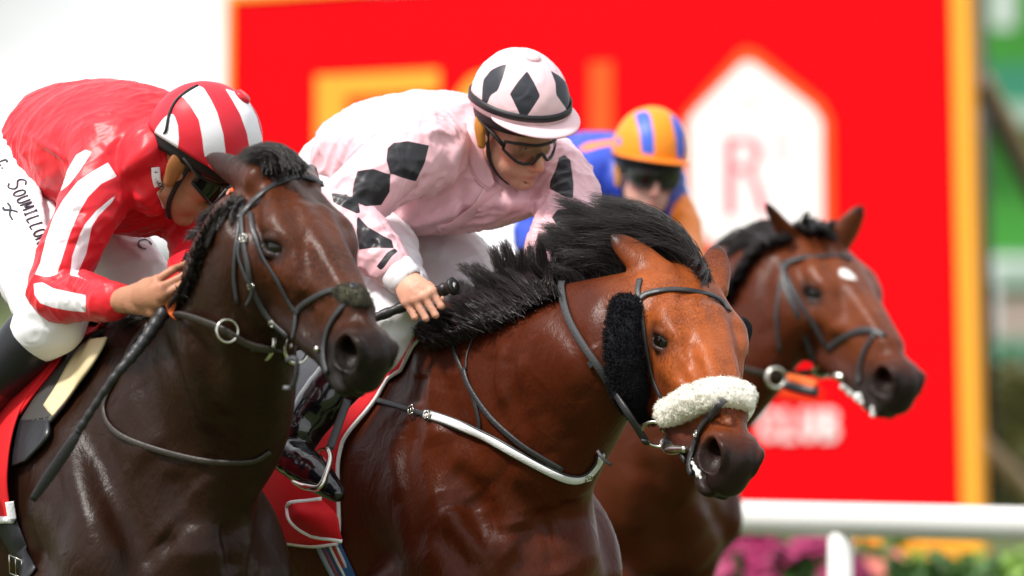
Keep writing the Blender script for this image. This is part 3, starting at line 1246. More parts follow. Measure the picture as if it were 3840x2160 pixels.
f1, l1 = hdir(57)
f2, l2 = hdir(50)
f3, l3 = hdir(57)
K1 = 1.04
Y1 = lambda y: (14 + y) * K1 - 14                   # the near horse, set back to its true size
_o = np.array([0, CAM_Y, CAM_Z])
H1 = dict(R=[[0.4139, 0.8347, 0.3633], [-0.7378, 0.5414, -0.4031], [-0.5331, -0.1012, 0.84]], T=_o + (np.array([-0.4883, -1.3828, 1.8808]) - _o) * K1, s=0.9513 * K1,
          ears=[(P(772, 588, Y1(-1.20)), (.0, -.072, .0), (-.2, .1, 1)), (P(1185, 640, Y1(-1.12)), (.0, .072, .0), (0, 1, .3))],
          fwd=f1, left=l1, wither=P(385, 1275, Y1(-.75)), sb=1.0,
          neck=[((450, 1268, Y1(-.78)), (840, 1980, Y1(-1.18)), .18), ((645, 1200, Y1(-.98)), (985, 1740, Y1(-1.26)), .145), ((730, 1050, Y1(-1.16)), (1025, 1470, Y1(-1.42)), .122),
                ((795, 875, Y1(-1.28)), (1000, 1240, Y1(-1.50)), .104), ((875, 725, Y1(-1.37)), (1010, 1080, Y1(-1.53)), .086)], **GALLOP)
H2 = dict(R=[[0.2275, 0.8953, 0.383], [-0.7945, 0.3981, -0.4585], [-0.563, -0.1999, 0.8019]], T=[0.3977, -0.1289, 1.6828], s=1.046,
          ears=[(P(2290, 880, -.13), (.0, -.074, .003), (.7, .35, .6)), (P(2690, 918, -.02), (.0, .074, .003), (1, .2, 0))],
          fwd=f2, left=l2, wither=P(1590, 1285, .45), sb=1.03,
          neck=[((1590, 1300, .45), (2120, 1930, .02), .20), ((1815, 1250, .25), (2230, 1735, -.08), .165), ((2050, 1150, .09), (2300, 1590, -.17), .135),
                ((2285, 1070, -.04), (2365, 1450, -.24), .112), ((2450, 1025, -.10), (2460, 1340, -.28), .092)], **GALLOP)
H3 = dict(R=[[0.4124, 0.8341, 0.3663], [-0.7552, 0.5379, -0.3745], [-0.5094, -0.1222, 0.8518]], T=[0.867, 3.2258, 1.7935], s=1.1009,
          ears=[(P(2872, 758, 3.10), (.0, -.076, .003), (.35, -.9, 0)), (P(3237, 768, 3.25), (.0, .076, .003), (.9, .3, 0))],
          fwd=f3, left=l3, wither=P(2200, 1240, 3.98), sb=1.05, fine=.007, coarse=.02,
          neck=[((2240, 1235, 3.93), (2420, 1980, 3.45), .20), ((2440, 1130, 3.67), (2620, 1780, 3.28), .16), ((2660, 1030, 3.44), (2810, 1560, 3.1), .135),
                ((2810, 940, 3.32), (2930, 1380, 3.05), .12), ((2900, 880, 3.26), (3000, 1250, 3.0), .095)], **GALLOP)

H1['sculpt'] = [
    ([(690, 1160), (720, 1290), (790, 1440), (850, 1560)], .03, .008), ([(820, 1150), (860, 1330), (920, 1500)], .03, .007), ([(900, 1280), (930, 1450), (960, 1620)], .03, -.007),
    ([(520, 1380), (560, 1520), (640, 1650), (740, 1740)], .04, -.010), ([(430, 1500), (480, 1640), (560, 1760)], .04, .009), ([(640, 1760), (700, 1880), (690, 2000)], .035, -.010),
    ([(720, 1800), (790, 1900), (830, 2020)], .04, .010), ([(900, 1820), (930, 1950), (920, 2080)], .04, .009), ([(180, 1700), (230, 1850), (250, 2000)], .035, -.009),
    ([(1180, 990), (1210, 1070), (1240, 1130)], .011, .003), ([(1120, 1000), (1150, 1080)], .012, -.003),
    ([(915, 770), (880, 960), (890, 1120), (960, 1290)], .022, -.014), ([(960, 820), (940, 960), (950, 1120), (1010, 1240)], .05, .008),
    ([(600, 1230), (660, 1400), (760, 1640), (800, 1800)], .035, -.012), ([(760, 1200), (790, 1400), (850, 1650)], .03, -.008), ([(700, 1250), (740, 1450), (800, 1640)], .05, .012),
    ([(230, 1560), (300, 1800), (380, 1980), (470, 2160)], .055, .016), ([(330, 1620), (400, 1850), (500, 2050), (560, 2160)], .04, -.014),
    ([(830, 1930), (860, 2060), (880, 2160)], .025, -.022), ([(600, 2010), (650, 2060)], .035, -.012), ([(1000, 1900), (950, 2060), (930, 2160)], .03, -.008),
    ([(470, 1420), (540, 1560), (600, 1700)], .05, .010), ([(640, 1900), (720, 1990), (740, 2130)], .07, .012),
    ([(1090, 1000), (1180, 1070), (1260, 1130)], .016, .004), ([(1130, 1060), (1160, 1180), (1180, 1260)], .03, -.005)]
H2['sculpt'] = [
    ([(1860, 1290), (1835, 1400), (1850, 1520), (1900, 1620)], .028, -.010), ([(1920, 1300), (1905, 1420), (1930, 1540), (1990, 1640)], .026, -.009), ([(1890, 1290), (1870, 1410), (1890, 1530)], .024, .008), ([(1970, 1330), (1970, 1450), (2010, 1570)], .026, .008),
    ([(2060, 1180), (2150, 1290), (2230, 1420), (2270, 1560)], .03, -.007), ([(1980, 1180), (2090, 1260), (2180, 1390)], .035, .006),
    ([(1700, 1400), (1690, 1520), (1740, 1620), (1830, 1690)], .035, -.010), ([(1640, 1420), (1620, 1560), (1640, 1680)], .04, .008), ([(1500, 1600), (1480, 1740), (1500, 1880)], .035, .009),
    ([(1830, 1830), (1900, 1900), (1930, 2000)], .035, .012), ([(1760, 1860), (1800, 1960), (1800, 2060)], .03, -.011), ([(2120, 1850), (2140, 2000), (2130, 2140)], .03, -.009),
    ([(1700, 1900), (1720, 1990), (1790, 2050)], .03, .010), ([(2060, 1700), (2110, 1800), (2130, 1880)], .03, .008),
    ([(2560, 1330), (2590, 1400), (2610, 1460)], .009, .0035), ([(2590, 1400), (2630, 1430), (2660, 1480)], .008, .003), ([(2530, 1330), (2548, 1400), (2580, 1450)], .010, -.003), ([(2600, 1340), (2640, 1400)], .010, -.002),
    ([(2640, 1620), (2680, 1600), (2720, 1580)], .010, -.003), ([(2655, 1650), (2700, 1625), (2750, 1620)], .010, .003), ([(2590, 1150), (2640, 1220), (2690, 1300)], .014, -.003),
    ([(2300, 1100), (2280, 1260), (2330, 1400)], .035, -.012),
    
    ([(1950, 1250), (2080, 1330), (2200, 1470)], .06, .010), ([(1900, 1450), (2050, 1560), (2180, 1680)], .04, -.010),
    ([(1560, 1560), (1520, 1720), (1560, 1900), (1560, 2100)], .045, -.016), ([(1660, 1560), (1640, 1740), (1680, 1900)], .06, .012), ([(1690, 1690), (1790, 1760), (1900, 1790)], .04, .010), ([(1700, 1760), (1780, 1830), (1830, 1920)], .035, -.010),
    ([(1900, 1760), (2020, 1830), (2090, 1930)], .05, .012), ([(2010, 1900), (2060, 2020), (2075, 2160)], .028, -.022), ([(2180, 1780), (2200, 1950), (2190, 2160)], .05, .010),
    ([(1620, 1980), (1700, 2060), (1760, 2160)], .03, -.016), ([(1750, 2090), (1850, 2050), (1930, 2090)], .05, .022), ([(1950, 1960), (1980, 2060), (1960, 2160)], .03, -.014),
    ([(1460, 1420), (1500, 1560)], .05, .008), ([(1580, 1400), (1560, 1520)], .03, -.008), ([(2210, 1300), (2260, 1400)], .02, .006)]
H3['sculpt'] = [
    ([(2900, 960), (2870, 1130), (2890, 1300)], .03, -.012), ([(2480, 1640), (2560, 1800), (2640, 1980)], .05, .014), ([(2430, 1700), (2480, 1900), (2520, 2100)], .04, -.014),
    ([(2650, 1780), (2700, 1950), (2710, 2120)], .035, -.018), ([(2560, 1640), (2640, 1760)], .03, -.012), ([(2390, 1760), (2400, 2000)], .05, .012)]
H3['star'] = ((3178, 1028, 3), (.037, .018))
H3['star_axis'] = P(3195, 1060, 3) - P(3150, 990, 3)
H1['redface'], H2['redface'], H3['redface'] = .75, .95, .7
# the three runners
M_heye = mat('horse_eye', (.006, .004, .003), .08, .45)
HORSES = []
for h, cm, lb in ((H1, coat('coat_dark_brown', (.025, .0098, .0052), (.010, .0075, .0065), (.110, .029, .0115)), 'dark brown galloping horse with a fuzzy cross noseband, nearest at the left'),
                  (H2, coat('coat_bright_bay', (.090, .0175, .0056), (.016, .011, .010), (.36, .086, .020)), 'bright bay galloping horse in a white sheepskin noseband, in the middle'),
                  (H3, coat('coat_bay', (.080, .017, .0060), (.016, .012, .011), (.19, .048, .015)), 'blurred bay horse with white star and pricked ears, farthest right')):
    sk, W, B = make_horse(h)
    at = coat_attrs(sk, h, W)
    g = np.array(h['wither'], float)
    g[2] = 0
    o = build('horse', sk.V - g, sk.F, cm, attr=at)
    o.location = g
    tag(o, lb, 'horse')
    hs = dict(h=h, sk=sk, W=W, B=B, o=o, R=np.array(h['R']), T=np.array(h['T']), s=h['s'], kids=[o])
    for sg in (-1, 1):
        e = eyeball(W, hs['R'], h['s'], sg, M_heye, o)
        e.matrix_parent_inverse = Matrix.Translation(-Vector(g))
    HORSES.append(hs)
HA, HB, HC = HORSES
# ------------------------------------------------------------------ riders
def sd_poly(pts, poly):
    """signed distance (positive inside) of 2-D points to a polygon"""
    poly = np.asarray(poly, float)
    d = np.full(len(pts), 1e9)
    ins = np.zeros(len(pts), bool)
    k = len(poly)
    for i in range(k):
        a, b = poly[i], poly[(i + 1) % k]
        e = b - a
        w = pts - a
        t = np.clip((w @ e) / max(e @ e, 1e-9), 0, 1)
        d = np.minimum(d, np.linalg.norm(w - t[:, None] * e, axis=1))
        c = (a[1] <= pts[:, 1]) != (b[1] <= pts[:, 1])
        if abs(e[1]) > 1e-9:
            x = a[0] + (pts[:, 1] - a[1]) / e[1] * e[0]
            ins ^= c & (pts[:, 0] < x)
    return np.where(ins, d, -d)


def to_px(V):
    k = 14 / (14 + V[:, 1]) * 1600
    return np.stack([1920 + V[:, 0] * k, 1080 - (V[:, 2] - CAM_Z) * k], 1)


def panels(V, N, polys, curve=True):
    """cloth panels: distance (m) inside the nearest panel outline, on the side of the garment it is sewn to"""
    p = to_px(V)
    best = np.full(len(V), -1.0)
    for poly in polys:
        poly = np.asarray(poly, float)
        best = np.maximum(best, sd_poly(p, poly) / 1600)
    view = V - np.array([0, CAM_Y, CAM_Z])
    view /= np.linalg.norm(view, axis=1, keepdims=True)
    facing = -(N * view).sum(1)
    return np.where(facing > -.05, best, -.05)


def add_phead(F, Rm, T, s, neck):
    W = lambda p: Rm @ (np.asarray(p, float) * s) + T

    def ell(c, r, k=.02, both=False, op='add'):
        for sg in ((1, -1) if both else (1,)):
            F.ell(W(np.array(c) * (1, sg, 1)), np.array(r) * s, Rm, k * s, op)

    def cone(a, b, ra, rb, k=.02, both=False, op='add'):
        for sg in ((1, -1) if both else (1,)):
            F.cone(W(np.array(a) * (1, sg, 1)), W(np.array(b) * (1, sg, 1)), ra * s, rb * s, k * s, op)
    ell((-.005, 0, .05), (.095, .074, .098))
    ell((.032, 0, -.03), (.058, .056, .085), k=.03)
    cone((.005, .046, -.072), (.072, .018, -.106), .021, .017, k=.03, both=True)
    ell((.084, 0, -.108), (.017, .022, .015), k=.02)
    ell((.062, .042, -.022), (.026, .020, .016), k=.025, both=True)
    cone((.089, .012, .026), (.070, .050, .027), .011, .010, k=.02, both=True)
    ell((.098, .033, .006), (.015, .019, .012), k=.012, both=True, op='sub')
    cone((.090, 0, .014), (.116, 0, -.036), .0085, .012, k=.014)
    ell((.116, 0, -.043), (.012, .0125, .011), k=.008)
    ell((.104, .014, -.047), (.012, .0075, .008), k=.007, both=True)
    ell((.111, .0075, -.055), (.006, .0035, .003), k=.003, both=True, op='sub')
    ell((.086, 0, -.074), (.018, .028, .022), k=.02)
    cone((.1035, .003, -.0715), (.0925, .023, -.077), .0055, .003, k=.006, both=True)
    cone((.1015, .003, -.0855), (.092, .020, -.081), .0065, .003, k=.006, both=True)
    cone((.110, 0, -.0782), (.097, .026, -.079), .0022, .0018, k=.003, both=True, op='sub')
    cone((.108, .020, -.044), (.094, .036, -.080), .003, .002, k=.014, both=True, op='sub')
    ell((.060, .034, -.062), (.024, .020, .026), k=.02, both=True)
    cone((.090, 0, -.094), (.094, .012, -.095), .003, .002, k=.010, both=True, op='sub')
    ell((-.008, .077, -.005), (.019, .009, .032), k=.008, both=True)
    F.cone(W((-.025, 0, -.05)), neck, .056 * s, .062, .03)
    for sg in (1, -1):                                   # lids
        F.cone(W((.086, sg * .018, .010)), W((.079, sg * .048, .008)), .0045 * s, .004 * s, .006)
        F.cone(W((.086, sg * .020, -.004)), W((.080, sg * .046, -.002)), .0035 * s, .003 * s, .006)


def mk_field(parts, fine, hf, hc):
    """grid round a list of (point, radius); fine boxes as (lo, hi)"""
    lo = np.min([np.asarray(p) - r for p, r in parts], 0)
    hi = np.max([np.asarray(p) + r for p, r in parts], 0)
    return Field(*[axis_coords(lo[i], hi[i], [(a[i], b[i]) for a, b in fine], hf, hc) for i in range(3)])


def torso(F, rows, left, k=.03, grow=0.0):
    C = np.array([P(x, y, d) for x, y, d, a, b in rows])
    T = np.gradient(C, axis=0)
    U = [nrm(np.cross(t, left)) for t in T]
    F.loft(C, np.array([r[3] for r in rows]) + grow, np.array([r[4] for r in rows]) + grow, U, k=k, n=len(rows) * 8)


def limb(F, pts, rads, k=.03, n=None):
    F.chain([P(*p) for p in pts], rads, k=k, n=n or len(pts) * 5)


def garment(name, F, mats, parent, folds=(), noise=(.004, 9, .002, 24), relax=2, attr_fn=None, drape=()):
    V, Q = F.mesh(relax)
    N = vnormals(V, Q)
    a1, s1, a2, s2 = noise
    w = hash_noise(V, 3.1, 9) * .6
    ridge = 1 - 2 * np.abs(hash_noise(V + w[:, None] * .06, s1, 5))
    V = V + N * (a1 * ridge + a2 * (1 - 2 * np.abs(hash_noise(V + w[:, None] * .03, s2, 6))))[:, None]
    for d, across, along, amp in drape:                       # folds that run along a direction
        d = nrm(d)
        q = V + .05 * np.stack([hash_noise(V, 5, 11 + i) for i in range(3)], 1)
        q = q * across - np.outer(q @ d, d) * (across - along)
        ridge = (1 - np.abs(hash_noise(q, 1.0, 21))) ** 3 - .25
        V = V + N * (amp * ridge * (.55 + .45 * hash_noise(V, 4.5, 31)))[:, None]
    sk = Skin(V, Q)
    lines = [(sk.line(p), r, a) for p, r, a in folds]
    for ln, r, a in lines:
        sk.brush(ln, r * .75, a * 1.5)
    at = attr_fn(sk.V, sk.normals()) if attr_fn else None
    o = build(name, sk.V, sk.F, mats, parent, attr=at)
    return o, sk


class Helmet:
    """domed racing helmet under a silk cap: everything is placed in head coordinates"""

    def __init__(s, Rm, T, sc, front=.06):
        s.R, s.T, s.s, s.front = Rm, T, sc, front
        s.c = np.array([-.008, 0, .070])
        s.r = np.array([.134, .113, .134])

    def W(s, p):
        return s.R @ (np.asarray(p, float) * s.s) + s.T

    def rim(s, az):
        m = (s.front + .030) / 2
        return m + (s.front - .030) / 2 * math.cos(az) - .020 * max(0, -math.cos(az)) ** 2

    def point(s, az, t, off=0.0):
        """t = 0 at the rim, 1 at the crown"""
        e0 = math.asin(max(-.9, min(.9, (s.rim(az) - s.c[2]) / s.r[2])))
        e = e0 + (math.pi / 2 - e0) * t
        p = np.array([math.cos(e) * math.cos(az), math.cos(e) * math.sin(az), math.sin(e)])
        n = nrm(p / s.r)
        return s.c + p * s.r + n * off

    def shell(s, name, m, parent, off=0.0, t0=0.0, t1=1.0, na=72, nt=30, wr=0.0, polys=None, thick=.004):
        V = []
        for i in range(nt + 1):
            t = t0 + (t1 - t0) * i / nt
            for k in range(na):
                az = 2 * math.pi * k / na
                V.append(s.point(az, t, off))
        V = np.array(V)
        if wr:
            V += (V - s.c) * (wr * (1 - 2 * np.abs(hash_noise(V * (1, 1, 2.4), 26, 3))))[:, None]
        # inner lip closes the rim
        V = np.vstack([np.array([s.point(2 * math.pi * k / na, t0, off - .012) for k in range(na)]), V])
        Wd = V @ s.R.T * s.s + s.T
        i, k = np.meshgrid(np.arange(nt + 1), np.arange(na), indexing='ij')
        F = np.stack([i * na + k, i * na + (k + 1) % na, (i + 1) * na + (k + 1) % na, (i + 1) * na + k], -1).reshape(-1, 4)
        at = None
        if polys:
            N = vnormals(Wd, F)
            at = {nm: panels(Wd, N, pl) for nm, pl in polys.items()}
        s.sk = Skin(Wd, F)
        return build(name, Wd, F, m, parent, attr=at)

    def strip(s, name, m, parent, tlo, thi, off, az0=0, az1=2 * math.pi, n=80):
        """band round the dome"""
        mb = MB()
        V = []
        for k in range(n + 1):
            az = az0 + (az1 - az0) * k / n
            for t, o in ((tlo, off - .004), (tlo, off), (thi, off), (thi, off - .004)):
                V.append(s.W(s.point(az, t(az) if callable(t) else t, o)))
        F = []
        for k in range(n):
            for j in range(4):
                a = k * 4 + j
                b = k * 4 + (j + 1) % 4
                F.append((a, b, b + 4, a + 4))
        mb.add(V, F)
        return mb.out(name, m, parent)

    def peak(s, name, m, parent, reach=.042, drop=.006, span=1.35, thick=.006):
        V, F = [], []
        na, nr = 40, 6
        for side in (1, -1):
            for i in range(na + 1):
                az = -span + 2 * span * i / na
                w = max(0.0, math.cos(az / span * math.pi / 2)) ** .75
                for j in range(nr + 1):
                    f = j / nr
                    p = s.point(az, .02, .001)
                    out = nrm([math.cos(az), math.sin(az) * .6, 0])
                    V.append(s.W(p + out * reach * w * f + np.array([0, 0, -drop * f * f * w + side * thick / 2 * (1 - f * .4)])))
        o = (na + 1) * (nr + 1)
        for i in range(na):
            for j in range(nr):
                a = i * (nr + 1) + j
                F.append((a, a + nr + 1, a + nr + 2, a + 1))
                F.append((o + a, o + a + 1, o + a + nr + 2, o + a + nr + 1))
            a = i * (nr + 1) + nr
            F.append((a, a + nr + 1, o + a + nr + 1, o + a))
        return MB().add(V, F).out(name, m, parent)


def lens_point(az, z, off=0.0):
    r = .093 + off
    return np.array([.020 + r * math.cos(az) * (1 - .9 * max(0, z - .0) ** 2 * 40), (r - .004) * math.sin(az), z])


def goggles(W, s, m_frame, m_lens, parent, thick=.0038, wrap=1.12):
    """one-piece racing goggles: curved lens with a notch for the nose, rim and side arms"""
    root = empty('goggles')
    root.parent = parent
    azs = np.linspace(-wrap, wrap, 45)

    def low(a):
        return -.027 - .004 * math.cos(a * 2.4) + .030 * math.exp(-(a / .20) ** 2) + .018 * max(0, abs(a) - .65) / (wrap - .65)

    def high(a):
        return .026 - .008 * max(0, abs(a) - .7) / (wrap - .7)
    V, F = [], []
    nz = 6
    for a in azs:
        for j in range(nz + 1):
            z = low(a) + (high(a) - low(a)) * j / nz
            V.append(W(lens_point(a, z)))
    for i in range(len(azs) - 1):
        for j in range(nz):
            q = i * (nz + 1) + j
            F.append((q, q + nz + 1, q + nz + 2, q + 1))
    MB().add(V, F).out('lens', m_lens, root)
    loop = [W(lens_point(a, low(a), .001)) for a in azs] + [W(lens_point(a, high(a), .001)) for a in azs[::-1]]
    loop.append(loop[0])
    MB().tube(loop, thick * s, 8).out('frame', m_frame, root)
    for sg in (1, -1):
        MB().tube([W(lens_point(sg * (wrap - .02), .004, .002)), W((.03, sg * .092, .018)), W((-.03, sg * .100, .030))], [.006 * s, .005 * s, .004 * s], 8).out('arm', m_frame, root)
    return root


def hand(F, wrist, knuckles, pips, tips, thumb, r=.0090, k=.004):
    w = P(*wrist)
    K = [P(*q) for q in knuckles]
    for i, q in enumerate(K):
        F.cone(w + (q - w) * .12 + (q - np.mean(K, 0)) * .35, q, .017, .0125, .016)
    c = np.mean(K, 0)
    F.ell(w * .35 + c * .65, (.030, .022, .030), None, .02)
    for q, p, t in zip(K, pips, tips):
        pts = [q] + [P(*x) for x in p] + [P(*t)]
        n = len(pts)
        rr = np.linspace(1.12, .82, n) * r
        for i in range(n - 1):
            F.cone(pts[i], pts[i + 1], rr[i], rr[i + 1], k if i == 0 else .003)
        F.ell(q, (.0112, .0112, .0112), None, .006)
    pts = [P(*x) for x in thumb]
    rr = np.linspace(1.7, .95, len(pts)) * r
    for i in range(len(pts) - 1):
        F.cone(pts[i], pts[i + 1], rr[i], rr[i + 1], .012 if i == 0 else .004)


def skin_mat(name, col, red):
    m = mat(name, col, .5, .35, noise=.12, nscale=45, bump=.25, bscale=160)
    b = m.node_tree.nodes['Principled BSDF']
    b.inputs['Subsurface Weight'].default_value = .12
    b.inputs['Subsurface Radius'].default_value = (.012, .005, .003)
    b.inputs['Subsurface Scale'].default_value = .6
    return pattern(m, [('flush', red), ('beard', tuple(c * .55 for c in col)), ('lips', (.42, .12, .10))], soft=.5)


def skin_attr(V, Rm, T, s, tips=()):
    L = (V - T) @ Rm / s
    head = (np.abs(L) < (.16, .11, .2)).all(1)
    g = lambda c, r: np.exp(-(np.linalg.norm((L - c), axis=1) / r) ** 2)
    flush = np.maximum.reduce([g((.116, 0, -.043), .018) * .9, g((.062, .05, -.035), .026) * .6, g((.062, -.05, -.035), .026) * .6]) * head
    for t in tips:
        flush = np.maximum(flush, .6 * np.exp(-(np.linalg.norm(V - t, axis=1) / .011) ** 2))
    bd = np.clip((-.052 - L[:, 2]) / .03, 0, 1) * np.clip((L[:, 0] + .01) / .03, 0, 1) * head * .45
    bd = bd * np.clip((np.linalg.norm((L - (.10, 0, -.078)) / (1, 1, .6), axis=1) - .012) / .02, .3, 1)
    lips = np.clip(1.3 - np.hypot(L[:, 1] / .024, (L[:, 2] + .0785) / .0105), 0, 1) * (L[:, 0] > .085) * head * .8
    return {'flush': flush, 'beard': bd, 'lips': lips}


M_blackcloth = mat('black_satin', (.012, .012, .014), .5, .4, bump=.15, bscale=40)
M_blk = mat('black_rubber', (.012, .012, .013), .45, .45, bump=.2, bscale=120)
M_tan = mat('tan_leather', (.50, .21, .03), .5, .4, noise=.15, nscale=30, bump=.15, bscale=90)
M_brownl = mat('brown_leather', (.28, .10, .03), .5, .4, noise=.15, nscale=30)
M_dlens = mat('dark_lens', (.006, .006, .006), .06, .6)
M_eyew = mat('eye_white', (.72, .70, .66), .2)
M_iris = mat('iris', (.03, .05, .05), .15)


def clear_lens():
    m = bpy.data.materials.new('clear_lens')
    m.use_nodes = True
    t = m.node_tree
    t.nodes.remove(t.nodes['Principled BSDF'])
    o = t.nodes['Material Output']
    a = t.nodes.new('ShaderNodeBsdfTransparent')
    a.inputs[0].default_value = (.93, .93, .94, 1)
    g = t.nodes.new('ShaderNodeBsdfGlossy')
    g.inputs['Roughness'].default_value = .04
    fr = t.nodes.new('ShaderNodeFresnel')
    fr.inputs[0].default_value = 1.45
    mx = t.nodes.new('ShaderNodeMixShader')
    t.links.new(fr.outputs[0], mx.inputs[0])
    t.links.new(a.outputs[0], mx.inputs[1])
    t.links.new(g.outputs[0], mx.inputs[2])
    t.links.new(mx.outputs[0], o.inputs[0])
    return m


def eyes(W, s, Rm, parent, look=(1, 0, 0)):
    for sg in (1, -1):
        c = W((.0725, sg * .0325, .003))
        e = MB()
        V, F = [], []
        for i in range(9):
            a = math.pi * i / 8
            for k in range(12):
                b = math.pi * 2 * k / 12
                V.append(c + .0130 * s * np.array([math.sin(a) * math.cos(b), math.sin(a) * math.sin(b), math.cos(a)]))
        for i in range(8):
            for k in range(12):
                F.append((i * 12 + k, (i + 1) * 12 + k, (i + 1) * 12 + (k + 1) % 12, i * 12 + (k + 1) % 12))
        eo = e.add(V, F).out('eye', M_eyew, parent)
        d = nrm(Rm @ np.array(look))
        M = frame_from(d)
        V = [c + .0136 * s * d] + [c + .0124 * s * d + .0058 * s * (M @ np.array([math.cos(q * .5236), math.sin(q * .5236), 0])) for q in range(12)]
        MB().add(V, [(0, 1 + q, 1 + (q + 1) % 12) for q in range(12)]).out('iris', M_iris, eo)


def chin_strap(hm, parent, m):
    for sg in (1, -1):
        pts = [hm.W(p) for p in ((-.004, sg * .088, .035), (.004, sg * .078, -.03), (.022, sg * .063, -.085), (.048, sg * .03, -.122), (.055, 0, -.130))]
        nn = [hm.R @ nrm(p) for p in ((0, sg, 0), (.1, sg, 0), (.1, sg, -.3), (.1, sg * .6, -1), (0, 0, -1))]
        MB().strap(pts, nn, .012, .003, 24).out('chin_strap', m, parent)


def ear_pad(hm, parent, m, sg):
    F = mk_field([(hm.W((0, sg * .09, -.01)), .07)], [], .004, .004)
    F.loft([hm.W((-.034, sg * .084, .045)), hm.W((-.028, sg * .088, .0)), hm.W((-.012, sg * .082, -.045))], [.020 * hm.s, .021 * hm.s, .013 * hm.s], [.009 * hm.s] * 3, hm.R[:, 0], k=.01)
    V, Q = F.mesh(1)
    return build('ear_pad', V, Q, m, parent)


# ---------------- the three riders: pose data (photo x, photo y, distance)
def rider_colours():
    pass


LEFT2 = l2
LEFT1 = l1
LEFT3 = l3


def shirt_field(rows, left, arms, rads, hf=.0055, hc=.011, extra=()):
    parts = [(P(x, y, d), max(a, b) + .06) for x, y, d, a, b in rows] + [(P(*p), r + .05) for ar, rr in zip(arms, rads) for p, r in zip(ar, rr)]
    F = mk_field(parts, [(np.array([-9, -9, -9]), np.array([9, 9, 9]))], hf, hc)
    torso(F, rows, left)
    for ar, rr in zip(arms, rads):
        limb(F, ar, rr, k=.045)
    for e in extra:
        e(F)
    return F


# ======== rider in pink and black
R2 = np.array([[0.5778, 0.7815, 0.2353], [-0.5785, 0.5956, -0.5574], [-0.5757, 0.1859, 0.7962]])
T2, s2 = np.array([0.0073, 0.3413, 2.0452]), .985
hm2 = Helmet(R2, T2, s2, .088)
p2 = dict(rows=[(1385, 595, .72, .125, .158), (1490, 590, .64, .150, .180), (1640, 590, .55, .160, .190), (1760, 585, .58, .130, .155), (1825, 560, .60, .070, .080)],
          ra=[(1590, 560, .34), (1430, 670, .27), (1300, 790, .24), (1370, 900, .18), (1470, 1000, .13)], rr=[.100, .080, .070, .060, .046],
          la=[(2030, 620, .54), (2110, 690, .46), (2125, 800, .38), (2080, 920, .32), (2030, 1050, .27)], lr=[.085, .075, .066, .058, .045])

M_pink = mat('pink_silk', (.84, .50, .55), .42, .4, bump=.35, bscale=16, creases=1.2, bdist=.010, sheen=.05)
pattern(M_pink, [('diamond', (.018, .018, .022)), ('band', (.018, .018, .022))])
M_pinkcap = mat('pink_cap_silk', (.86, .58, .62), .45, .35, bump=.35, bscale=20, creases=1.0, bdist=.006)
pattern(M_pinkcap, [('diamond', (.030, .032, .042))])
M_breech = mat('white_breeches', (.80, .79, .82), .55, .3, bump=.5, bscale=12, creases=1.3, bdist=.010)
M_skin2 = skin_mat('skin_fair', (.66, .34, .235), (.68, .18, .12))

pr2 = empty('person')
pr2.location = P(1560, 1260, .5)
tag(pr2, 'crouching rider in pink with black diamonds, clear goggles and whip, on the bright bay', 'person')


def adopt(root):
    """keep world placement of meshes under a root that stands at its own base"""
    bpy.context.view_layer.update()
    inv = root.matrix_world.inverted()
    for c in bpy.data.objects:
        if c.parent == root:
            c.matrix_parent_inverse = inv


def person_skin(root, Rm, T, s, neck, rows, left, arms, rads, legs, lrads, hands, m, hf=.0035, name='body', tips=(), brush=()):
    parts = [(T, .27), (P(*neck), .1)] + [(P(*q), .06) for h in hands for q in h['knuckles'] + h['tips'] + [x for y in h['pips'] for x in y] + h['thumb'] + [h['wrist']]] + [(P(x, y, d), max(a, b) + .03) for x, y, d, a, b in rows] + [(P(*p), .10) for ar in arms + legs for p in ar]
    fine = [(T - .155, T + np.array([.155, .155, .06]))]
    for h in hands:
        w = [P(*q) for q in h['knuckles']] + [P(*h['wrist'])] + [P(*q) for q in h['tips']]
        fine.append((np.min(w, 0) - .03, np.max(w, 0) + .03))
    F = mk_field(parts, fine, hf, .014)
    torso(F, [(x, y, d, a * .86, b * .88) for x, y, d, a, b in rows], left)
    for ar, rr in zip(arms, rads):
        F.chain([P(*q) for q in ar], [r * .66 for r in rr], k=.03)
    for ar, rr in zip(legs, lrads):
        F.chain([P(*q) for q in ar], [r * .68 for r in rr], k=.03)
    add_phead(F, Rm, T, s, P(*neck))
    for h, ar in zip(hands, arms):
        F.cone(P(*ar[-1]), P(*h['wrist']), .030, .026, .02)
        hand(F, **h)
    V, Q = F.mesh(1)
    sk = Skin(V, Q)
    for pix, r, a in brush:
        sk.bpx(pix, r, a)
    return build(name, sk.V, sk.F, m, root, attr=skin_attr(sk.V, Rm, T, s, tips)), sk


h2 = dict(wrist=(1512, 1040, .100), knuckles=[(1621, 1094, .045), (1590, 1112, .040), (1557, 1125, .045), (1525, 1134, .055)],
          pips=[[(1655, 1148, .036)], [(1634, 1182, .030)], [(1597, 1194, .034)], [(1556, 1190, .045)]],
          tips=[(1646, 1150, .075), (1620, 1180, .075), (1584, 1186, .078), (1547, 1180, .080)],
          thumb=[(1545, 1050, .100), (1605, 1075, .105), (1640, 1100, .100), (1655, 1125, .085)])
h2l = dict(wrist=(2010, 1080, .25), knuckles=[(1990, 1125, .20), (1970, 1130, .21), (1950, 1130, .23), (1935, 1125, .25)],
           pips=[[(2000, 1170, .19)], [(1980, 1175, .20)], [(1960, 1175, .22)], [(1940, 1170, .24)]],
           tips=[(1990, 1165, .23), (1970, 1168, .24), (1950, 1168, .26), (1935, 1160, .28)], thumb=[(2000, 1100, .26), (1990, 1130, .27), (1985, 1160, .26)])
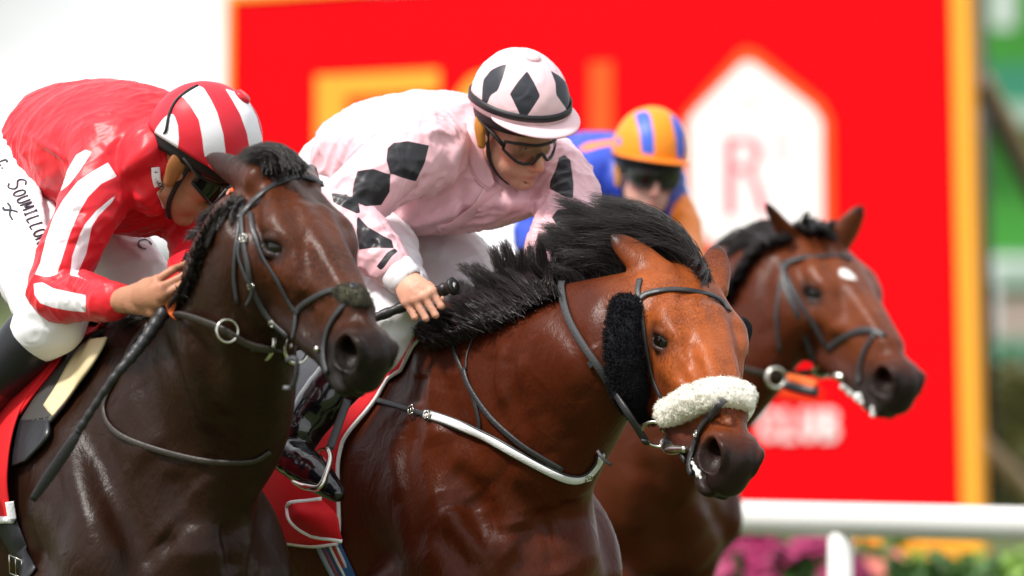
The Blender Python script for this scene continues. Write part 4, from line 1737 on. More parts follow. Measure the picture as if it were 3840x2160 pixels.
legs2 = [[(1290, 690, .74), (1390, 900, .48), (1500, 1130, .20)], [(1400, 700, .95), (1600, 890, .78), (1790, 1070, .56)]]
lr2 = [[.110, .098, .072], [.110, .098, .075]]
shin2 = [[(1500, 1130, .20), (1400, 1300, .18), (1230, 1480, .16), (1110, 1640, .16)], [(1790, 1070, .56), (1700, 1260, .74), (1560, 1420, .86), (1440, 1580, .92)]]
sr2 = [[.066, .058, .054, .042], [.066, .058, .054, .042]]
body2, sk2 = person_skin(pr2, R2, T2, s2, (1840, 540, .50), p2['rows'], LEFT2, [p2['ra'], p2['la']], [p2['rr'], p2['lr']],
                         [legs2[0] + shin2[0][1:], legs2[1] + shin2[1][1:]], [lr2[0] + sr2[0][1:], lr2[1] + sr2[1][1:]], [h2, h2l], M_skin2,
                         tips=[P(*q) for q in h2['knuckles']], brush=[([(1560, 1060), (1590, 1085)], .006, .002), ([(1538, 1075), (1560, 1105)], .006, .0015)])
eyes(hm2.W, s2, R2, pr2, look=(.9, .25, .05))

diam2 = [[(1453, 555), (1475, 535), (1530, 528), (1610, 545), (1594, 610), (1560, 682), (1500, 665), (1462, 650), (1448, 600)],
         [(1340, 640), (1400, 632), (1465, 655), (1462, 720), (1430, 770), (1370, 775), (1318, 750), (1325, 690)],
         [(1240, 722), (1300, 728), (1345, 760), (1352, 798), (1338, 802), (1290, 780), (1250, 760)],
         [(1338, 805), (1380, 850), (1440, 885), (1470, 900), (1478, 932), (1400, 930), (1345, 938), (1336, 870)],
         [(2095, 590), (2118, 580), (2140, 600), (2152, 690), (2150, 745), (2120, 740), (2060, 708), (2062, 680), (2085, 630)],
         [(2068, 815), (2090, 785), (2155, 780), (2165, 830), (2140, 870), (2090, 850)]]
band2 = [[(1410, 1000), (1452, 945), (1480, 930), (1494, 942), (1470, 962), (1440, 1005), (1428, 1014)]]
folds2 = [([(1750, 480), (1700, 600), (1690, 760)], .022, .007), ([(1790, 520), (1730, 680), (1740, 820)], .022, -.007), ([(1610, 640), (1560, 720), (1480, 790)], .020, -.008),
          ([(1640, 700), (1540, 790), (1480, 830)], .022, .007), ([(1560, 840), (1700, 800), (1830, 700)], .020, .006), ([(1480, 470), (1420, 540), (1360, 620)], .03, -.005),
          ([(1350, 400), (1330, 500), (1280, 620)], .03, .005), ([(1840, 760), (1960, 760), (2040, 730)], .022, .006), ([(1900, 700), (1990, 720), (2060, 760)], .020, -.006),
          ([(2040, 760), (2100, 740), (2150, 745)], .018, .007), ([(2000, 830), (2060, 800), (2140, 790)], .018, -.006), ([(2020, 900), (2070, 860)], .018, .006),
          ([(1340, 830), (1380, 800)], .018, -.007), ([(1370, 870), (1440, 850)], .016, .005), ([(1390, 970), (1440, 930)], .012, .004), ([(1380, 940), (1410, 900)], .012, -.004),
          ([(1620, 430), (1700, 440), (1780, 420)], .03, -.004), ([(1500, 380), (1480, 450), (1520, 520)], .03, .005), ([(1640, 560), (1680, 500)], .03, -.005)]
F = shirt_field(p2['rows'], LEFT2, [p2['ra'], p2['la']], [p2['rr'], p2['lr']],
                extra=[lambda F: F.ell(P(1640, 760, .50), (.16, .10, .07), None, .06), lambda F: F.ell(P(1880, 745, .47), (.10, .08, .05), None, .06)])
shirt2, ss2 = garment('shirt', F, M_pink, pr2, folds2, (.0025, 9, .001, 24), attr_fn=lambda V, N: {'diamond': panels(V, N, diam2), 'band': panels(V, N, band2)}, drape=[((-.55, .3, -.75), 24, 3.5, .012), ((.5, -.3, -.2), 30, 4, .006), ((-.4, .2, -.85), 58, 7, .0045)])
# stand-up collar and front fastening
cp = [ss2.hit(x, y) for x, y in ((1770, 452), (1776, 520), (1788, 590), (1808, 655), (1842, 712))]
for off, w in ((.004, .050), (.011, .040)):
    MB().strap([q + n * off for q, n in cp], [n + np.array([-.3, -.5, 0]) for q, n in cp], [w * .7, w, w, w * .95, w * .5], .008, 30).out('collar', M_pink, pr2)
M_button = mat('pink_button', (.80, .46, .52), .3)
for (x, y) in ((1838, 700), (1790, 785), (1722, 828), (1665, 850)):
    c, n = ss2.hit(x, y)
    M = frame_from(n)
    V = [c + n * .005] + [c + M @ np.array([.009 * math.cos(a * .5236), .009 * math.sin(a * .5236), .0035]) for a in range(12)] + [c + M @ np.array([.0095 * math.cos(a * .5236), .0095 * math.sin(a * .5236), -.002]) for a in range(12)]
    MB().add(V, [(0, 1 + a, 1 + (a + 1) % 12) for a in range(12)] + [(1 + a, 13 + a, 13 + (a + 1) % 12, 1 + (a + 1) % 12) for a in range(12)]).out('button', M_button, pr2)
pl = ss2.line([(1870, 690), (1830, 720), (1790, 770), (1740, 815), (1690, 845), (1640, 858)])
pn = [ss2.near(q)[1] for q in pl]
MB().strap(pl + np.array(pn) * .001, pn, .030, .004, 30).out('placket', M_pink, pr2)
# undershirt cuff
F = mk_field([(P(1500, 1030, .10), .12)], [], .0032, .0032)
F.loft([P(1478, 1008, .125), P(1500, 1030, .105), P(1515, 1044, .097)], [.046, .045, .044], [.039, .038, .037], nrm(P(1540, 1000, .1) - P(1480, 1060, .1)), k=.004)
F.loft([P(1490, 1020, .115), P(1530, 1058, .09)], [.036, .034], [.029, .028], nrm(P(1540, 1000, .1) - P(1480, 1060, .1)), k=.002, op='sub')
V, Q = F.mesh(1)
build('cuff', V, Q, M_breech, pr2)
# breeches
bp = [(P(1230, 650, .86), .24)] + [(P(*q), .15) for L_ in legs2 + shin2 for q in L_]
F = mk_field(bp, [(np.array([-9, -9, -9]), np.array([9, 9, 9]))], .009, .012)
torso(F, [(1320, 660, .82, .115, .150), (1370, 645, .77, .118, .152), (1420, 630, .72, .11, .14)], LEFT2)
for L_, r_ in zip(legs2, lr2):
    limb(F, L_, r_, k=.05)
for L_, r_ in zip(shin2, sr2):
    F.chain([P(*q) for q in L_[:2]], [r_[0] + .008, r_[1] + .010], k=.03)
garment('breeches', F, M_breech, pr2, [([(1450, 860), (1550, 960), (1680, 1060)], .025, -.006), ([(1740, 860), (1800, 960), (1840, 1040)], .008, .004), ([(1400, 1000), (1470, 1060), (1540, 1080)], .02, .006),
                                       ([(1380, 1080), (1450, 1130), (1520, 1150)], .02, -.005), ([(1400, 1180), (1460, 1220)], .016, .005), ([(1500, 900), (1600, 940), (1700, 950)], .025, .005)], (.005, 8, .0025, 22), drape=[((.8, -.2, .1), 24, 5, .009)])
# glossy boots
M_patent = mat('patent_boot', (.006, .006, .008), .16, .5, coat=.6)
for i, (L_, r_) in enumerate(zip(shin2, sr2)):
    foot = [(1110, 1640, .16), (1060, 1690, .15), (1160, 1760, .06), (1262, 1850, .0)] if i == 0 else [(1440, 1580, .92), (1420, 1640, .92), (1520, 1690, .84), (1620, 1760, .78)]
    F = mk_field([(P(*q), .12) for q in L_[1:] + foot], [(np.array([-9, -9, -9]), np.array([9, 9, 9]))], .006, .012)
    F.chain([P(*q) for q in L_[1:]], [r_[1] + .003, r_[2] + .004, r_[3] + .004], k=.02)
    F.chain([P(*q) for q in foot], [.046, .042, .044, .022], k=.03)
    V, Q = F.mesh(2)
    sk = Skin(V, Q)
    if i == 0:
        lines = [(sk.line(p), r, a) for p, r, a in (([(1130, 1570), (1180, 1600), (1200, 1650)], .016, -.008), ([(1090, 1600), (1160, 1630), (1190, 1680)], .016, .007), ([(1060, 1640), (1140, 1670), (1160, 1720)], .014, -.007),
                                                  ([(1180, 1490), (1230, 1530), (1290, 1530)], .018, .007), ([(1160, 1530), (1220, 1560), (1270, 1580)], .016, -.007), ([(1080, 1720), (1140, 1740), (1130, 1790)], .012, -.004),
                                                  ([(1120, 1560), (1110, 1620), (1060, 1660)], .014, .006))]
        for ln, r, a in lines:
            sk.brush(ln, r * 1.3, a * .6)
    build('boot', sk.V, sk.F, M_patent, pr2)
# helmet, cap, strap, peak, goggles
cap2 = {'diamond': [[(1903, 238), (1886, 292), (1867, 341), (1840, 358), (1826, 395), (1806, 380), (1808, 330), (1812, 298), (1840, 262), (1872, 246)],
                    [(1977, 264), (2004, 310), (2027, 360), (1995, 410), (1961, 459), (1937, 405), (1911, 352), (1940, 308)],
                    [(2063, 262), (2100, 285), (2130, 315), (2146, 340), (2151, 380), (2144, 454), (2120, 405), (2085, 356), (2082, 310)]]}
helm2 = empty('helmet')
helm2.parent = pr2
hm2.shell('cap', M_pinkcap, helm2, 0, wr=.008, polys=cap2)
hm2.shell('liner', M_blackcloth, helm2, -.006, t0=-.16, t1=.3, nt=8)
hm2.peak('peak', M_pinkcap, helm2)
hm2.strip('goggle_strap', M_blackcloth, helm2, lambda a: .07 + .02 * math.cos(a), lambda a: .155 + .02 * math.cos(a), .006)
MB().tube([hm2.W((.094, sg * .012, .040)) for sg in (-1, 1)], .006, 8).out('badge', M_tan, helm2)
c = hm2.W(hm2.point(0, 1, .006))
MB().tube([hm2.W(hm2.point(0, 1, -.002)), hm2.W(hm2.point(0, 1, .006))], [.020, .016], 14).out('button', M_pinkcap, helm2)
for sg in (1, -1):
    ear_pad(hm2, helm2, M_tan, sg)
chin_strap(hm2, helm2, M_blackcloth)
goggles(hm2.W, s2, M_blk, clear_lens(), pr2)

# ======== rider in red and white
Rz = np.array([[math.cos(.08), -math.sin(.08), 0], [math.sin(.08), math.cos(.08), 0], [0, 0, 1]])
R1 = Rz @ np.array([[0.8783, 0.0273, 0.4773], [0.1297, 0.9473, -0.2929], [-0.4601, 0.3192, 0.8285]])
T1, s1 = np.array([-0.7270, -0.3887, 1.940]), .985
_pit = R(12)
_Ry = np.array([[math.cos(_pit), 0, math.sin(_pit)], [0, 1, 0], [-math.sin(_pit), 0, math.cos(_pit)]])
_cc = R1 @ np.array([-.008, 0, .07]) * s1 + T1
T1 = _Ry @ (T1 - _cc) + _cc
R1 = _Ry @ R1
hm1 = Helmet(R1, T1, s1, .068)
M_redsilk = mat('red_silk', (.66, .010, .022), .42, .4, bump=.3, bscale=16, creases=1.1, bdist=.009, sheen=.04)
pattern(M_redsilk, [('white', (.84, .80, .84))])
M_redcap = mat('red_cap_silk', (.66, .022, .040), .45, .3, bump=.12, bscale=40)
pattern(M_redcap, [('white', (.84, .82, .86))])
M_skin1 = skin_mat('skin_tanned', (.42, .19, .11), (.50, .15, .09))
pr1 = empty('person')
pr1.location = P(300, 1240, -.2)
tag(pr1, 'crouching rider in red with white-striped sleeves and cap, on the dark brown horse', 'person')
p1 = dict(rows=[(240, 530, .09, .138, .158), (310, 560, .04, .158, .178), (430, 572, -.10, .165, .190), (550, 575, -.21, .145, .175), (625, 590, -.28, .095, .115)],
          ra=[(420, 590, -.30), (330, 800, -.38), (205, 1085, -.42), (310, 1112, -.52), (425, 1130, -.64)], rr=[.095, .070, .062, .050, .043],
          la=[(640, 660, .02), (720, 780, -.06), (745, 930, -.22), (720, 1010, -.36), (700, 1060, -.42)], lr=[.085, .066, .058, .048, .042])
h1 = dict(wrist=(462, 1128, -.68), knuckles=[(588, 1052, -.79), (606, 1078, -.82), (610, 1108, -.82), (602, 1136, -.80)],
          pips=[[(648, 1012, -.79), (686, 996, -.76)], [(688, 1034, -.82)], [(684, 1070, -.83)], [(670, 1100, -.82)]],
          tips=[(704, 984, -.73), (698, 1058, -.77), (676, 1094, -.78), (655, 1116, -.77)], thumb=[(505, 1150, -.72), (575, 1170, -.77), (618, 1166, -.77), (645, 1140, -.76)])
h1l = dict(wrist=(700, 1070, -.42), knuckles=[(730, 1110, -.46), (720, 1120, -.45), (708, 1125, -.44), (696, 1128, -.42)], pips=[[(738, 1140, -.48)], [(728, 1150, -.47)], [(715, 1152, -.46)], [(700, 1150, -.44)]],
           tips=[(735, 1150, -.45), (725, 1155, -.44), (712, 1156, -.43), (698, 1152, -.41)], thumb=[(715, 1090, -.43), (735, 1110, -.42), (745, 1130, -.42)])
legs1 = [[(55, 620, .12), (90, 880, -.10), (195, 1165, -.36)], [(180, 640, .36), (340, 860, .22), (520, 1060, .06)]]
lr1 = [[.125, .105, .078], [.115, .100, .078]]
shin1 = [[(195, 1165, -.36), (90, 1300, -.34), (-40, 1450, -.30), (-150, 1620, -.28)], [(520, 1060, .06), (470, 1260, .14), (400, 1440, .2), (330, 1600, .24)]]
sr1 = [[.070, .062, .056, .044], [.066, .058, .054, .042]]
body1, sk1 = person_skin(pr1, R1, T1, s1, (640, 600, -.28), p1['rows'], LEFT1, [p1['ra'], p1['la']], [p1['rr'], p1['lr']],
                         [legs1[0] + shin1[0][1:], legs1[1] + shin1[1][1:]], [lr1[0] + sr1[0][1:], lr1[1] + sr1[1][1:]], [h1, h1l], M_skin1, tips=[P(*q) for q in h1['knuckles']])
stripes1 = [[(250, 640), (285, 580), (320, 560), (345, 570), (300, 640), (262, 690), (225, 720)],
            [(405, 608), (440, 662), (380, 690), (330, 740), (290, 810), (262, 880), (240, 950), (214, 1030), (180, 1040), (130, 1030), (150, 985), (170, 900), (200, 810), (235, 750), (290, 680), (350, 640)],
            [(438, 726), (420, 760), (370, 810), (345, 850), (325, 950), (290, 1030), (345, 1062), (300, 1042), (262, 1032), (270, 960), (298, 880), (318, 840), (360, 790)],
            [(125, 1062), (160, 1058), (200, 1080), (260, 1094), (322, 1106), (322, 1172), (260, 1166), (200, 1155), (150, 1138), (128, 1105)]]
tagp = None
F = shirt_field(p1['rows'], LEFT1, [p1['ra'], p1['la']], [p1['rr'], p1['lr']],
                extra=[lambda F: F.ell(P(520, 760, -.16), (.15, .10, .07), None, .06), lambda F: F.cone(P(610, 600, -.26), hm1.W((-.075, 0, -.035)), .095, .066, .03), lambda F: F.cone(hm1.W((-.06, 0, -.06)), hm1.W((-.01, 0, -.115)), .060, .045, .03)])
folds1 = [([(430, 640), (520, 600), (620, 480)], .03, .006), ([(470, 700), (560, 650), (640, 560)], .025, -.007), ([(440, 740), (540, 740), (620, 660)], .022, .007), ([(450, 800), (540, 800), (640, 720)], .02, -.006),
          ([(95, 500), (200, 560), (240, 600)], .010, .006), ([(240, 600), (250, 700)], .016, -.008), ([(270, 800), (320, 790)], .014, -.006), ([(240, 860), (330, 850)], .014, .005), ([(220, 920), (310, 900)], .012, -.005),
          ([(260, 1040), (330, 1060)], .010, .005), ([(240, 1070), (290, 1110)], .010, -.004), ([(200, 1050), (240, 1020)], .012, -.005), ([(500, 420), (430, 520), (380, 560)], .03, .004), ([(300, 1100), (320, 1160)], .012, .004)]
shirt1, ss1 = garment('shirt', F, M_redsilk, pr1, folds1, (.002, 8, .0008, 22), attr_fn=lambda V, N: {'white': panels(V, N, stripes1)}, drape=[((.7, -.3, .45), 20, 4, .009), ((.4, 0, -.8), 28, 5, .005), ((.75, -.3, .5), 52, 7, .004)])
# name tape on the chest
M_tape = mat('white_tape', (.80, .76, .78), .6)
M_ink = mat('ink', (.012, .012, .03), .6)
tp = ss1.line([(582, 626), (590, 680), (608, 735), (622, 772)])
tn = [ss1.near(q)[1] for q in tp]
MB().strap(tp + np.array(tn) * .002, tn, .020, .003, 20).out('name_tape', M_tape, pr1)

# stitched letters as strokes, 0..1 wide, 0..1 tall
GLYPH = {'C': [[(.9, .85), (.6, 1), (.25, .9), (.08, .5), (.25, .1), (.6, 0), (.9, .15)]], 'S': [[(.88, .86), (.5, 1), (.14, .82), (.2, .6), (.75, .42), (.88, .2), (.5, 0), (.1, .15)]],
         'O': [[(.5, 1), (.12, .8), (.1, .25), (.5, 0), (.88, .25), (.88, .78), (.5, 1)]], 'U': [[(.12, 1), (.12, .3), (.3, .03), (.7, .03), (.88, .3), (.88, 1)]],
         'M': [[(.06, 0), (.12, 1), (.5, .25), (.88, 1), (.94, 0)]], 'I': [[(.5, 0), (.5, 1)], [(.3, 0), (.7, 0)], [(.3, 1), (.7, 1)]], 'L': [[(.2, 1), (.2, 0), (.85, 0)]],
         'N': [[(.1, 0), (.1, 1), (.9, 0), (.9, 1)]], '.': [[(.4, .0), (.55, .06)]], 'A': [[(.05, 0), (.5, 1), (.95, 0)], [(.25, .38), (.75, .38)]], 'B': [[(.12, 0), (.12, 1), (.7, .95), (.75, .6), (.15, .53), (.8, .45), (.82, .08), (.12, 0)]],
         'D': [[(.12, 0), (.12, 1), (.6, .95), (.88, .5), (.6, .05), (.12, 0)]], 'K': [[(.15, 0), (.15, 1)], [(.85, 1), (.17, .45), (.88, 0)]], 'J': [[(.7, 1), (.7, .2), (.4, 0), (.12, .2)]], 'G': [[(.88, .85), (.5, 1), (.12, .7), (.12, .25), (.5, 0), (.88, .2), (.88, .48), (.55, .48)]],
         'T': [[(.5, 0), (.5, 1)], [(.05, 1), (.95, 1)]], 'E': [[(.85, 1), (.15, 1), (.15, 0), (.88, 0)], [(.15, .52), (.7, .52)]], 'R': [[(.12, 0), (.12, 1), (.75, .92), (.78, .6), (.15, .5), (.88, 0)]],
         'X': [[(0, .95), (.35, .8), (.65, .2), (1, .0)], [(.9, 1), (.5, .62), (.1, .15), (-.1, .35)]]}


def stitch(text, sk, base, up, h, wfac, thick, m, parent, first_big=1.0, off=.0015):
    """letters laid on a garment: base = photo polyline under the letters, up = photo vector of their height"""
    base = np.asarray(base, float)
    seg = np.linalg.norm(np.diff(base, axis=0), axis=1)
    cum = np.concatenate([[0], np.cumsum(seg)])
    x = 0.0
    total = cum[-1]
    adv = total / sum((first_big if i == 0 else 1) if c != ' ' else .6 for i, c in enumerate(text))
    for i, ch in enumerate(text):
        f = first_big if i == 0 else 1.0
        if ch == ' ':
            x += adv * .6
            continue
        mb = MB()
        for st in GLYPH[ch]:
            st = catmull(st, len(st) * 4) if len(st) > 2 else np.array(st, float)
            pts, nn = [], []
            for u, v in st:
                d = min(max(x + u * adv * f * wfac, 0), total)
                j = min(np.searchsorted(cum, d, 'right') - 1, len(seg) - 1)
                b = base[j] + (base[j + 1] - base[j]) * (d - cum[j]) / seg[j]
                p = b + np.asarray(up) * v * f
                q, n = sk.hit(p[0], p[1])
                pts.append(q + n * off)
                nn.append(n)
            mb.strap(pts, nn, thick, .0015, len(pts))
        mb.out('lettering', m, parent)
        x += adv * f


bp = [(P(60, 600, .2), .24)] + [(P(*q), .15) for L_ in legs1 + shin1 for q in L_]
F = mk_field(bp, [(np.array([-9, -9, -9]), np.array([9, 9, 9]))], .008, .012)
torso(F, [(20, 560, .34, .128, .160), (90, 575, .24, .125, .158), (160, 590, .18, .11, .15)], LEFT1)
for L_, r_ in zip(legs1, lr1):
    limb(F, L_, r_, k=.05)
F.chain([P(*q) for q in [(210, 1140, -.38), (195, 1200, -.38), (160, 1235, -.37)]], [.066, .076, .070], k=.012)
F.chain([P(*q) for q in [(520, 1060, .06), (495, 1160, .10)]], [.074, .068], k=.03)
br1, sb1 = garment('breeches', F, M_breech, pr1, [([(110, 640), (150, 760), (165, 860)], .02, .006), ([(150, 660), (180, 760), (190, 860)], .016, -.008), ([(20, 700), (60, 860), (100, 1000)], .03, .004), ([(60, 1020), (90, 1080), (110, 1130)], .014, -.005),
                                        ([(420, 870), (480, 940), (560, 1000)], .025, .004), ([(100, 1160), (200, 1180)], .012, .005), ([(90, 1200), (200, 1225)], .010, -.004)], (.0035, 8, .002, 24), drape=[((.8, -.3, .5), 26, 6, .006)])
stitch('SOUMILLON', sb1, [(22, 690), (55, 740), (90, 800), (118, 860), (140, 925)], (44, -16), 30, .82, .0038, M_ink, pr1, first_big=1.5)
stitch('C.', sb1, [(-10, 612), (15, 640)], (30, -16), 30, .9, .0042, M_ink, pr1)
stitch('X', sb1, [(8, 786), (52, 830)], (22, -26), 30, .9, .0045, M_ink, pr1)
stitch('C', sb1, [(506, 915), (552, 945)], (28, -24), 30, .9, .0042, M_ink, pr1)
sx = Skin(np.vstack([ss1.V]), ss1.F)
stitch('J BLOODSTOCK', ss1, [(580, 640), (592, 690), (606, 735), (614, 760)], (12, -3), 12, .8, .0014, M_ink, pr1, off=.0052)
M_ebony = mat('boot_top_black', (.010, .010, .013), .4, .4, bump=.1, bscale=60)
M_maroon = mat('boot_maroon', (.055, .010, .012), .22, .5, coat=.4)
for i, (L_, r_) in enumerate(zip(shin1, sr1)):
    foot = [(-150, 1620, -.28), (-230, 1680, -.28), (-160, 1760, -.34), (-70, 1830, -.40)] if i == 0 else [(330, 1600, .24), (310, 1660, .24), (400, 1720, .18), (480, 1780, .12)]
    A = catmull(np.hstack([np.array([P(*q) for q in L_[:]]), np.array(r_)[:, None]]), 22)
    cut = 12
    for nm, seq, m in (('boot', A[5:cut + 1], M_ebony), ('boot_foot', A[cut:], M_maroon)):
        F = mk_field([(q[:3], .12) for q in seq] + ([(P(*q), .1) for q in foot] if nm == 'boot_foot' else []), [(np.array([-9, -9, -9]), np.array([9, 9, 9]))], .007, .012)
        F.chain(seq[:, :3], seq[:, 3] + (.004 if nm == 'boot' else .001), k=.02, n=len(seq))
        if nm == 'boot_foot':
            F.chain([P(*q) for q in foot], [.046, .042, .044, .022], k=.03)
        V, Q = F.mesh(2)
        bt = build(nm, V, Q, m, pr1)
cap1 = {'white': [[(640, 420), (655, 432), (668, 470), (672, 520), (665, 578), (625, 578), (600, 545), (571, 507), (585, 480), (610, 445)],
                  [(668, 358), (700, 335), (740, 320), (762, 325), (790, 370), (815, 420), (838, 500), (850, 592), (765, 588), (758, 520), (745, 450), (715, 400), (690, 368)],
                  [(842, 330), (900, 350), (935, 380), (965, 440), (985, 520), (988, 560), (935, 560), (925, 500), (900, 430), (870, 375)]]}
helm1 = empty('helmet')
helm1.parent = pr1
hm1.shell('cap', M_redcap, helm1, 0, wr=.004, polys=cap1)
hm1.csk = hm1.sk
hm1.shell('liner', M_blackcloth, helm1, -.006, t0=-.14, t1=.3, nt=8)
hm1.peak('peak', mat('red_peak', (.66, .012, .022), .4), helm1)
ck = [hm1.csk.hit(x, y) for x, y in ((742, 322), (700, 345), (660, 380), (636, 430), (624, 490), (621, 545), (628, 585))]
MB().tube([q + n * .002 for q, n in ck] + [hm1.W(lens_point(-1.45, .02, .004))], .0034, 8, 40).out('goggle_strap', M_blackcloth, helm1)
MB().tube([hm1.W(hm1.point(0, 1, -.002)), hm1.W(hm1.point(0, 1, .008))], [.022, .017], 14).out('button', MATS['red_peak'], helm1)
for sg in (1, -1):
    ear_pad(hm1, helm1, M_brownl, sg)
chin_strap(hm1, helm1, M_blackcloth)
goggles(hm1.W, s1, M_blk, M_dlens, pr1, wrap=1.5)

# ======== rider in blue and orange, out of focus behind
R3 = np.array([[0.2401, 0.9591, 0.15], [-0.9571, 0.2596, -0.1283], [-0.162, -0.1128, 0.9803]])
T3, s3 = np.array([0.4050, 3.8673, 1.9996]), 1.0
hm3 = Helmet(R3, T3, s3, .060)
M_blue = mat('blue_silk', (.020, .060, .46), .45, .35, bump=.5, bscale=12, creases=1.1, bdist=.010)
pattern(M_blue, [('orange', (.86, .22, .008))])
M_orcap = mat('orange_cap_silk', (.86, .27, .012), .45, .3, bump=.12, bscale=40)
pattern(M_orcap, [('blue', (.05, .12, .60))])
pr3 = empty('person')
pr3.location = P(2200, 1250, 4.2)
tag(pr3, 'blurred rider in blue and orange with dark goggles, behind the other two riders', 'person')
p3 = dict(rows=[(1890, 820, 4.85, .125, .150), (1990, 770, 4.68, .135, .160), (2120, 720, 4.50, .150, .175), (2250, 690, 4.30, .155, .185), (2360, 690, 4.10, .135, .170), (2415, 690, 3.98, .085, .105)],
          ra=[(2200, 690, 4.02), (2090, 800, 3.95), (2010, 900, 3.95), (2120, 960, 3.75), (2240, 1010, 3.60)], rr=[.095, .078, .066, .055, .045],
          la=[(2470, 740, 4.25), (2530, 840, 4.14), (2555, 940, 4.0), (2540, 1000, 3.84), (2510, 1060, 3.70)], lr=[.085, .072, .062, .052, .043])
h3 = dict(wrist=(2250, 1015, 3.58), knuckles=[(2310, 1045, 3.52), (2305, 1060, 3.52), (2298, 1075, 3.53), (2290, 1088, 3.55)], pips=[[(2345, 1060, 3.50)], [(2340, 1078, 3.50)], [(2332, 1092, 3.51)], [(2320, 1105, 3.53)]],
          tips=[(2340, 1070, 3.55), (2334, 1085, 3.55), (2325, 1098, 3.56), (2315, 1108, 3.57)], thumb=[(2270, 1020, 3.58), (2305, 1030, 3.58), (2330, 1045, 3.57)])
h3l = dict(wrist=(2515, 1065, 3.68), knuckles=[(2490, 1090, 3.62), (2484, 1100, 3.62), (2478, 1110, 3.63), (2474, 1118, 3.65)], pips=[[(2470, 1120, 3.60)], [(2464, 1128, 3.60)], [(2460, 1134, 3.61)], [(2458, 1140, 3.63)]],
           tips=[(2480, 1125, 3.65), (2474, 1132, 3.65), (2470, 1138, 3.66), (2466, 1142, 3.67)], thumb=[(2505, 1075, 3.67), (2490, 1085, 3.67), (2478, 1098, 3.66)])
legs3 = [[(1900, 850, 4.70), (1960, 990, 4.40), (2080, 1130, 4.05)], [(1990, 860, 4.95), (2130, 980, 4.75), (2290, 1090, 4.45)]]
lr3 = [[.115, .098, .075], [.115, .098, .075]]
shin3 = [[(2080, 1130, 4.05), (2010, 1240, 4.05), (1920, 1350, 4.02), (1840, 1470, 4.0)], [(2290, 1090, 4.45), (2240, 1210, 4.62), (2170, 1320, 4.75), (2100, 1440, 4.8)]]
sr3 = sr2
M_skin3 = skin_mat('skin_pale', (.60, .33, .26), (.66, .25, .20))
person_skin(pr3, R3, T3, s3, (2405, 690, 4.0), p3['rows'], LEFT3, [p3['ra'], p3['la']], [p3['rr'], p3['lr']],
            [legs3[0] + shin3[0][1:], legs3[1] + shin3[1][1:]], [lr3[0] + sr3[0][1:], lr3[1] + sr3[1][1:]], [h3, h3l], M_skin3, hf=.006)
or3 = [[(2165, 560), (2200, 535), (2300, 522), (2330, 540), (2250, 552), (2190, 570)], [(2175, 715), (2200, 720), (2225, 770), (2240, 840), (2170, 850), (2165, 780)], [(2525, 770), (2570, 720), (2640, 780), (2650, 980), (2560, 980), (2495, 910), (2510, 820)]]
F = shirt_field(p3['rows'], LEFT3, [p3['ra'], p3['la']], [p3['rr'], p3['lr']], hf=.010)
garment('shirt', F, M_blue, pr3, [], (.006, 8, .003, 20), drape=[((.5, -.5, -.6), 18, 4, .014)], attr_fn=lambda V, N: {'orange': panels(V, N, or3)})
bp = [(P(1900, 830, 4.8), .24)] + [(P(*q), .15) for L_ in legs3 + shin3 for q in L_]
F = mk_field(bp, [(np.array([-9, -9, -9]), np.array([9, 9, 9]))], .012, .012)
torso(F, [(1870, 830, 4.88, .125, .155), (1930, 820, 4.80, .12, .155), (1990, 800, 4.7, .11, .14)], LEFT3)
for L_, r_ in zip(legs3, lr3):
    limb(F, L_, r_, k=.05)
for L_, r_ in zip(shin3, sr3):
    F.chain([P(*q) for q in L_[:2]], [r_[0] + .006, r_[1] + .008], k=.03)
garment('breeches', F, M_breech, pr3, [], (.005, 8, .002, 20))
for i, (L_, r_) in enumerate(zip(shin3, sr3)):
    foot = [L_[-1], (L_[-1][0] - 35, L_[-1][1] + 40, L_[-1][2]), (L_[-1][0] + 30, L_[-1][1] + 90, L_[-1][2] - .08), (L_[-1][0] + 100, L_[-1][1] + 140, L_[-1][2] - .14)]
    F = mk_field([(P(*q), .12) for q in L_[1:] + foot], [(np.array([-9, -9, -9]), np.array([9, 9, 9]))], .012, .012)
    F.chain([P(*q) for q in L_[1:]], [r_[1] + .003, r_[2] + .004, r_[3] + .004], k=.02)
    F.chain([P(*q) for q in foot], [.046, .042, .044, .022], k=.03)
    V, Q = F.mesh(2)
    build('boot', V, Q, M_patent, pr3)
cap3 = {'blue': [[(2378, 425), (2420, 412), (2440, 430), (2452, 500), (2455, 585), (2405, 575), (2398, 500)], [(2512, 425), (2545, 445), (2565, 490), (2572, 560), (2562, 600), (2538, 592), (2534, 520)], [(2318, 505), (2330, 520), (2330, 550), (2308, 540)]]}
helm3 = empty('helmet')
helm3.parent = pr3
hm3.shell('cap', M_orcap, helm3, 0, wr=.004, polys=cap3)
hm3.shell('liner', M_blackcloth, helm3, -.006, t0=-.16, t1=.3, nt=8)
hm3.peak('peak', mat('orange_peak', (.84, .20, .008), .45), helm3)
for sg in (1, -1):
    ear_pad(hm3, helm3, M_tan, sg)
chin_strap(hm3, helm3, M_blackcloth)
goggles(hm3.W, s3, M_blk, M_dlens, pr3, wrap=1.3)
for r_ in (pr1, pr2, pr3):
    adopt(r_)
# ------------------------------------------------------------------ tack, cloths, hair, whips
M_leather = mat('black_leather', (.030, .030, .033), .42, .5, noise=.3, nscale=40, bump=.25, bscale=180)
M_leatherb = mat('brown_black_leather', (.030, .022, .018), .42, .5, noise=.3, nscale=40, bump=.25, bscale=180)
M_metal = mat('steel', (.62, .60, .54), .22, .5, metal=1.0)
M_orange = mat('orange_rubber', (.75, .13, .02), .6, .3, bump=.5, bscale=250)
M_rubber = mat('rein_rubber', (.045, .045, .048), .6, .4, bump=.5, bscale=320)


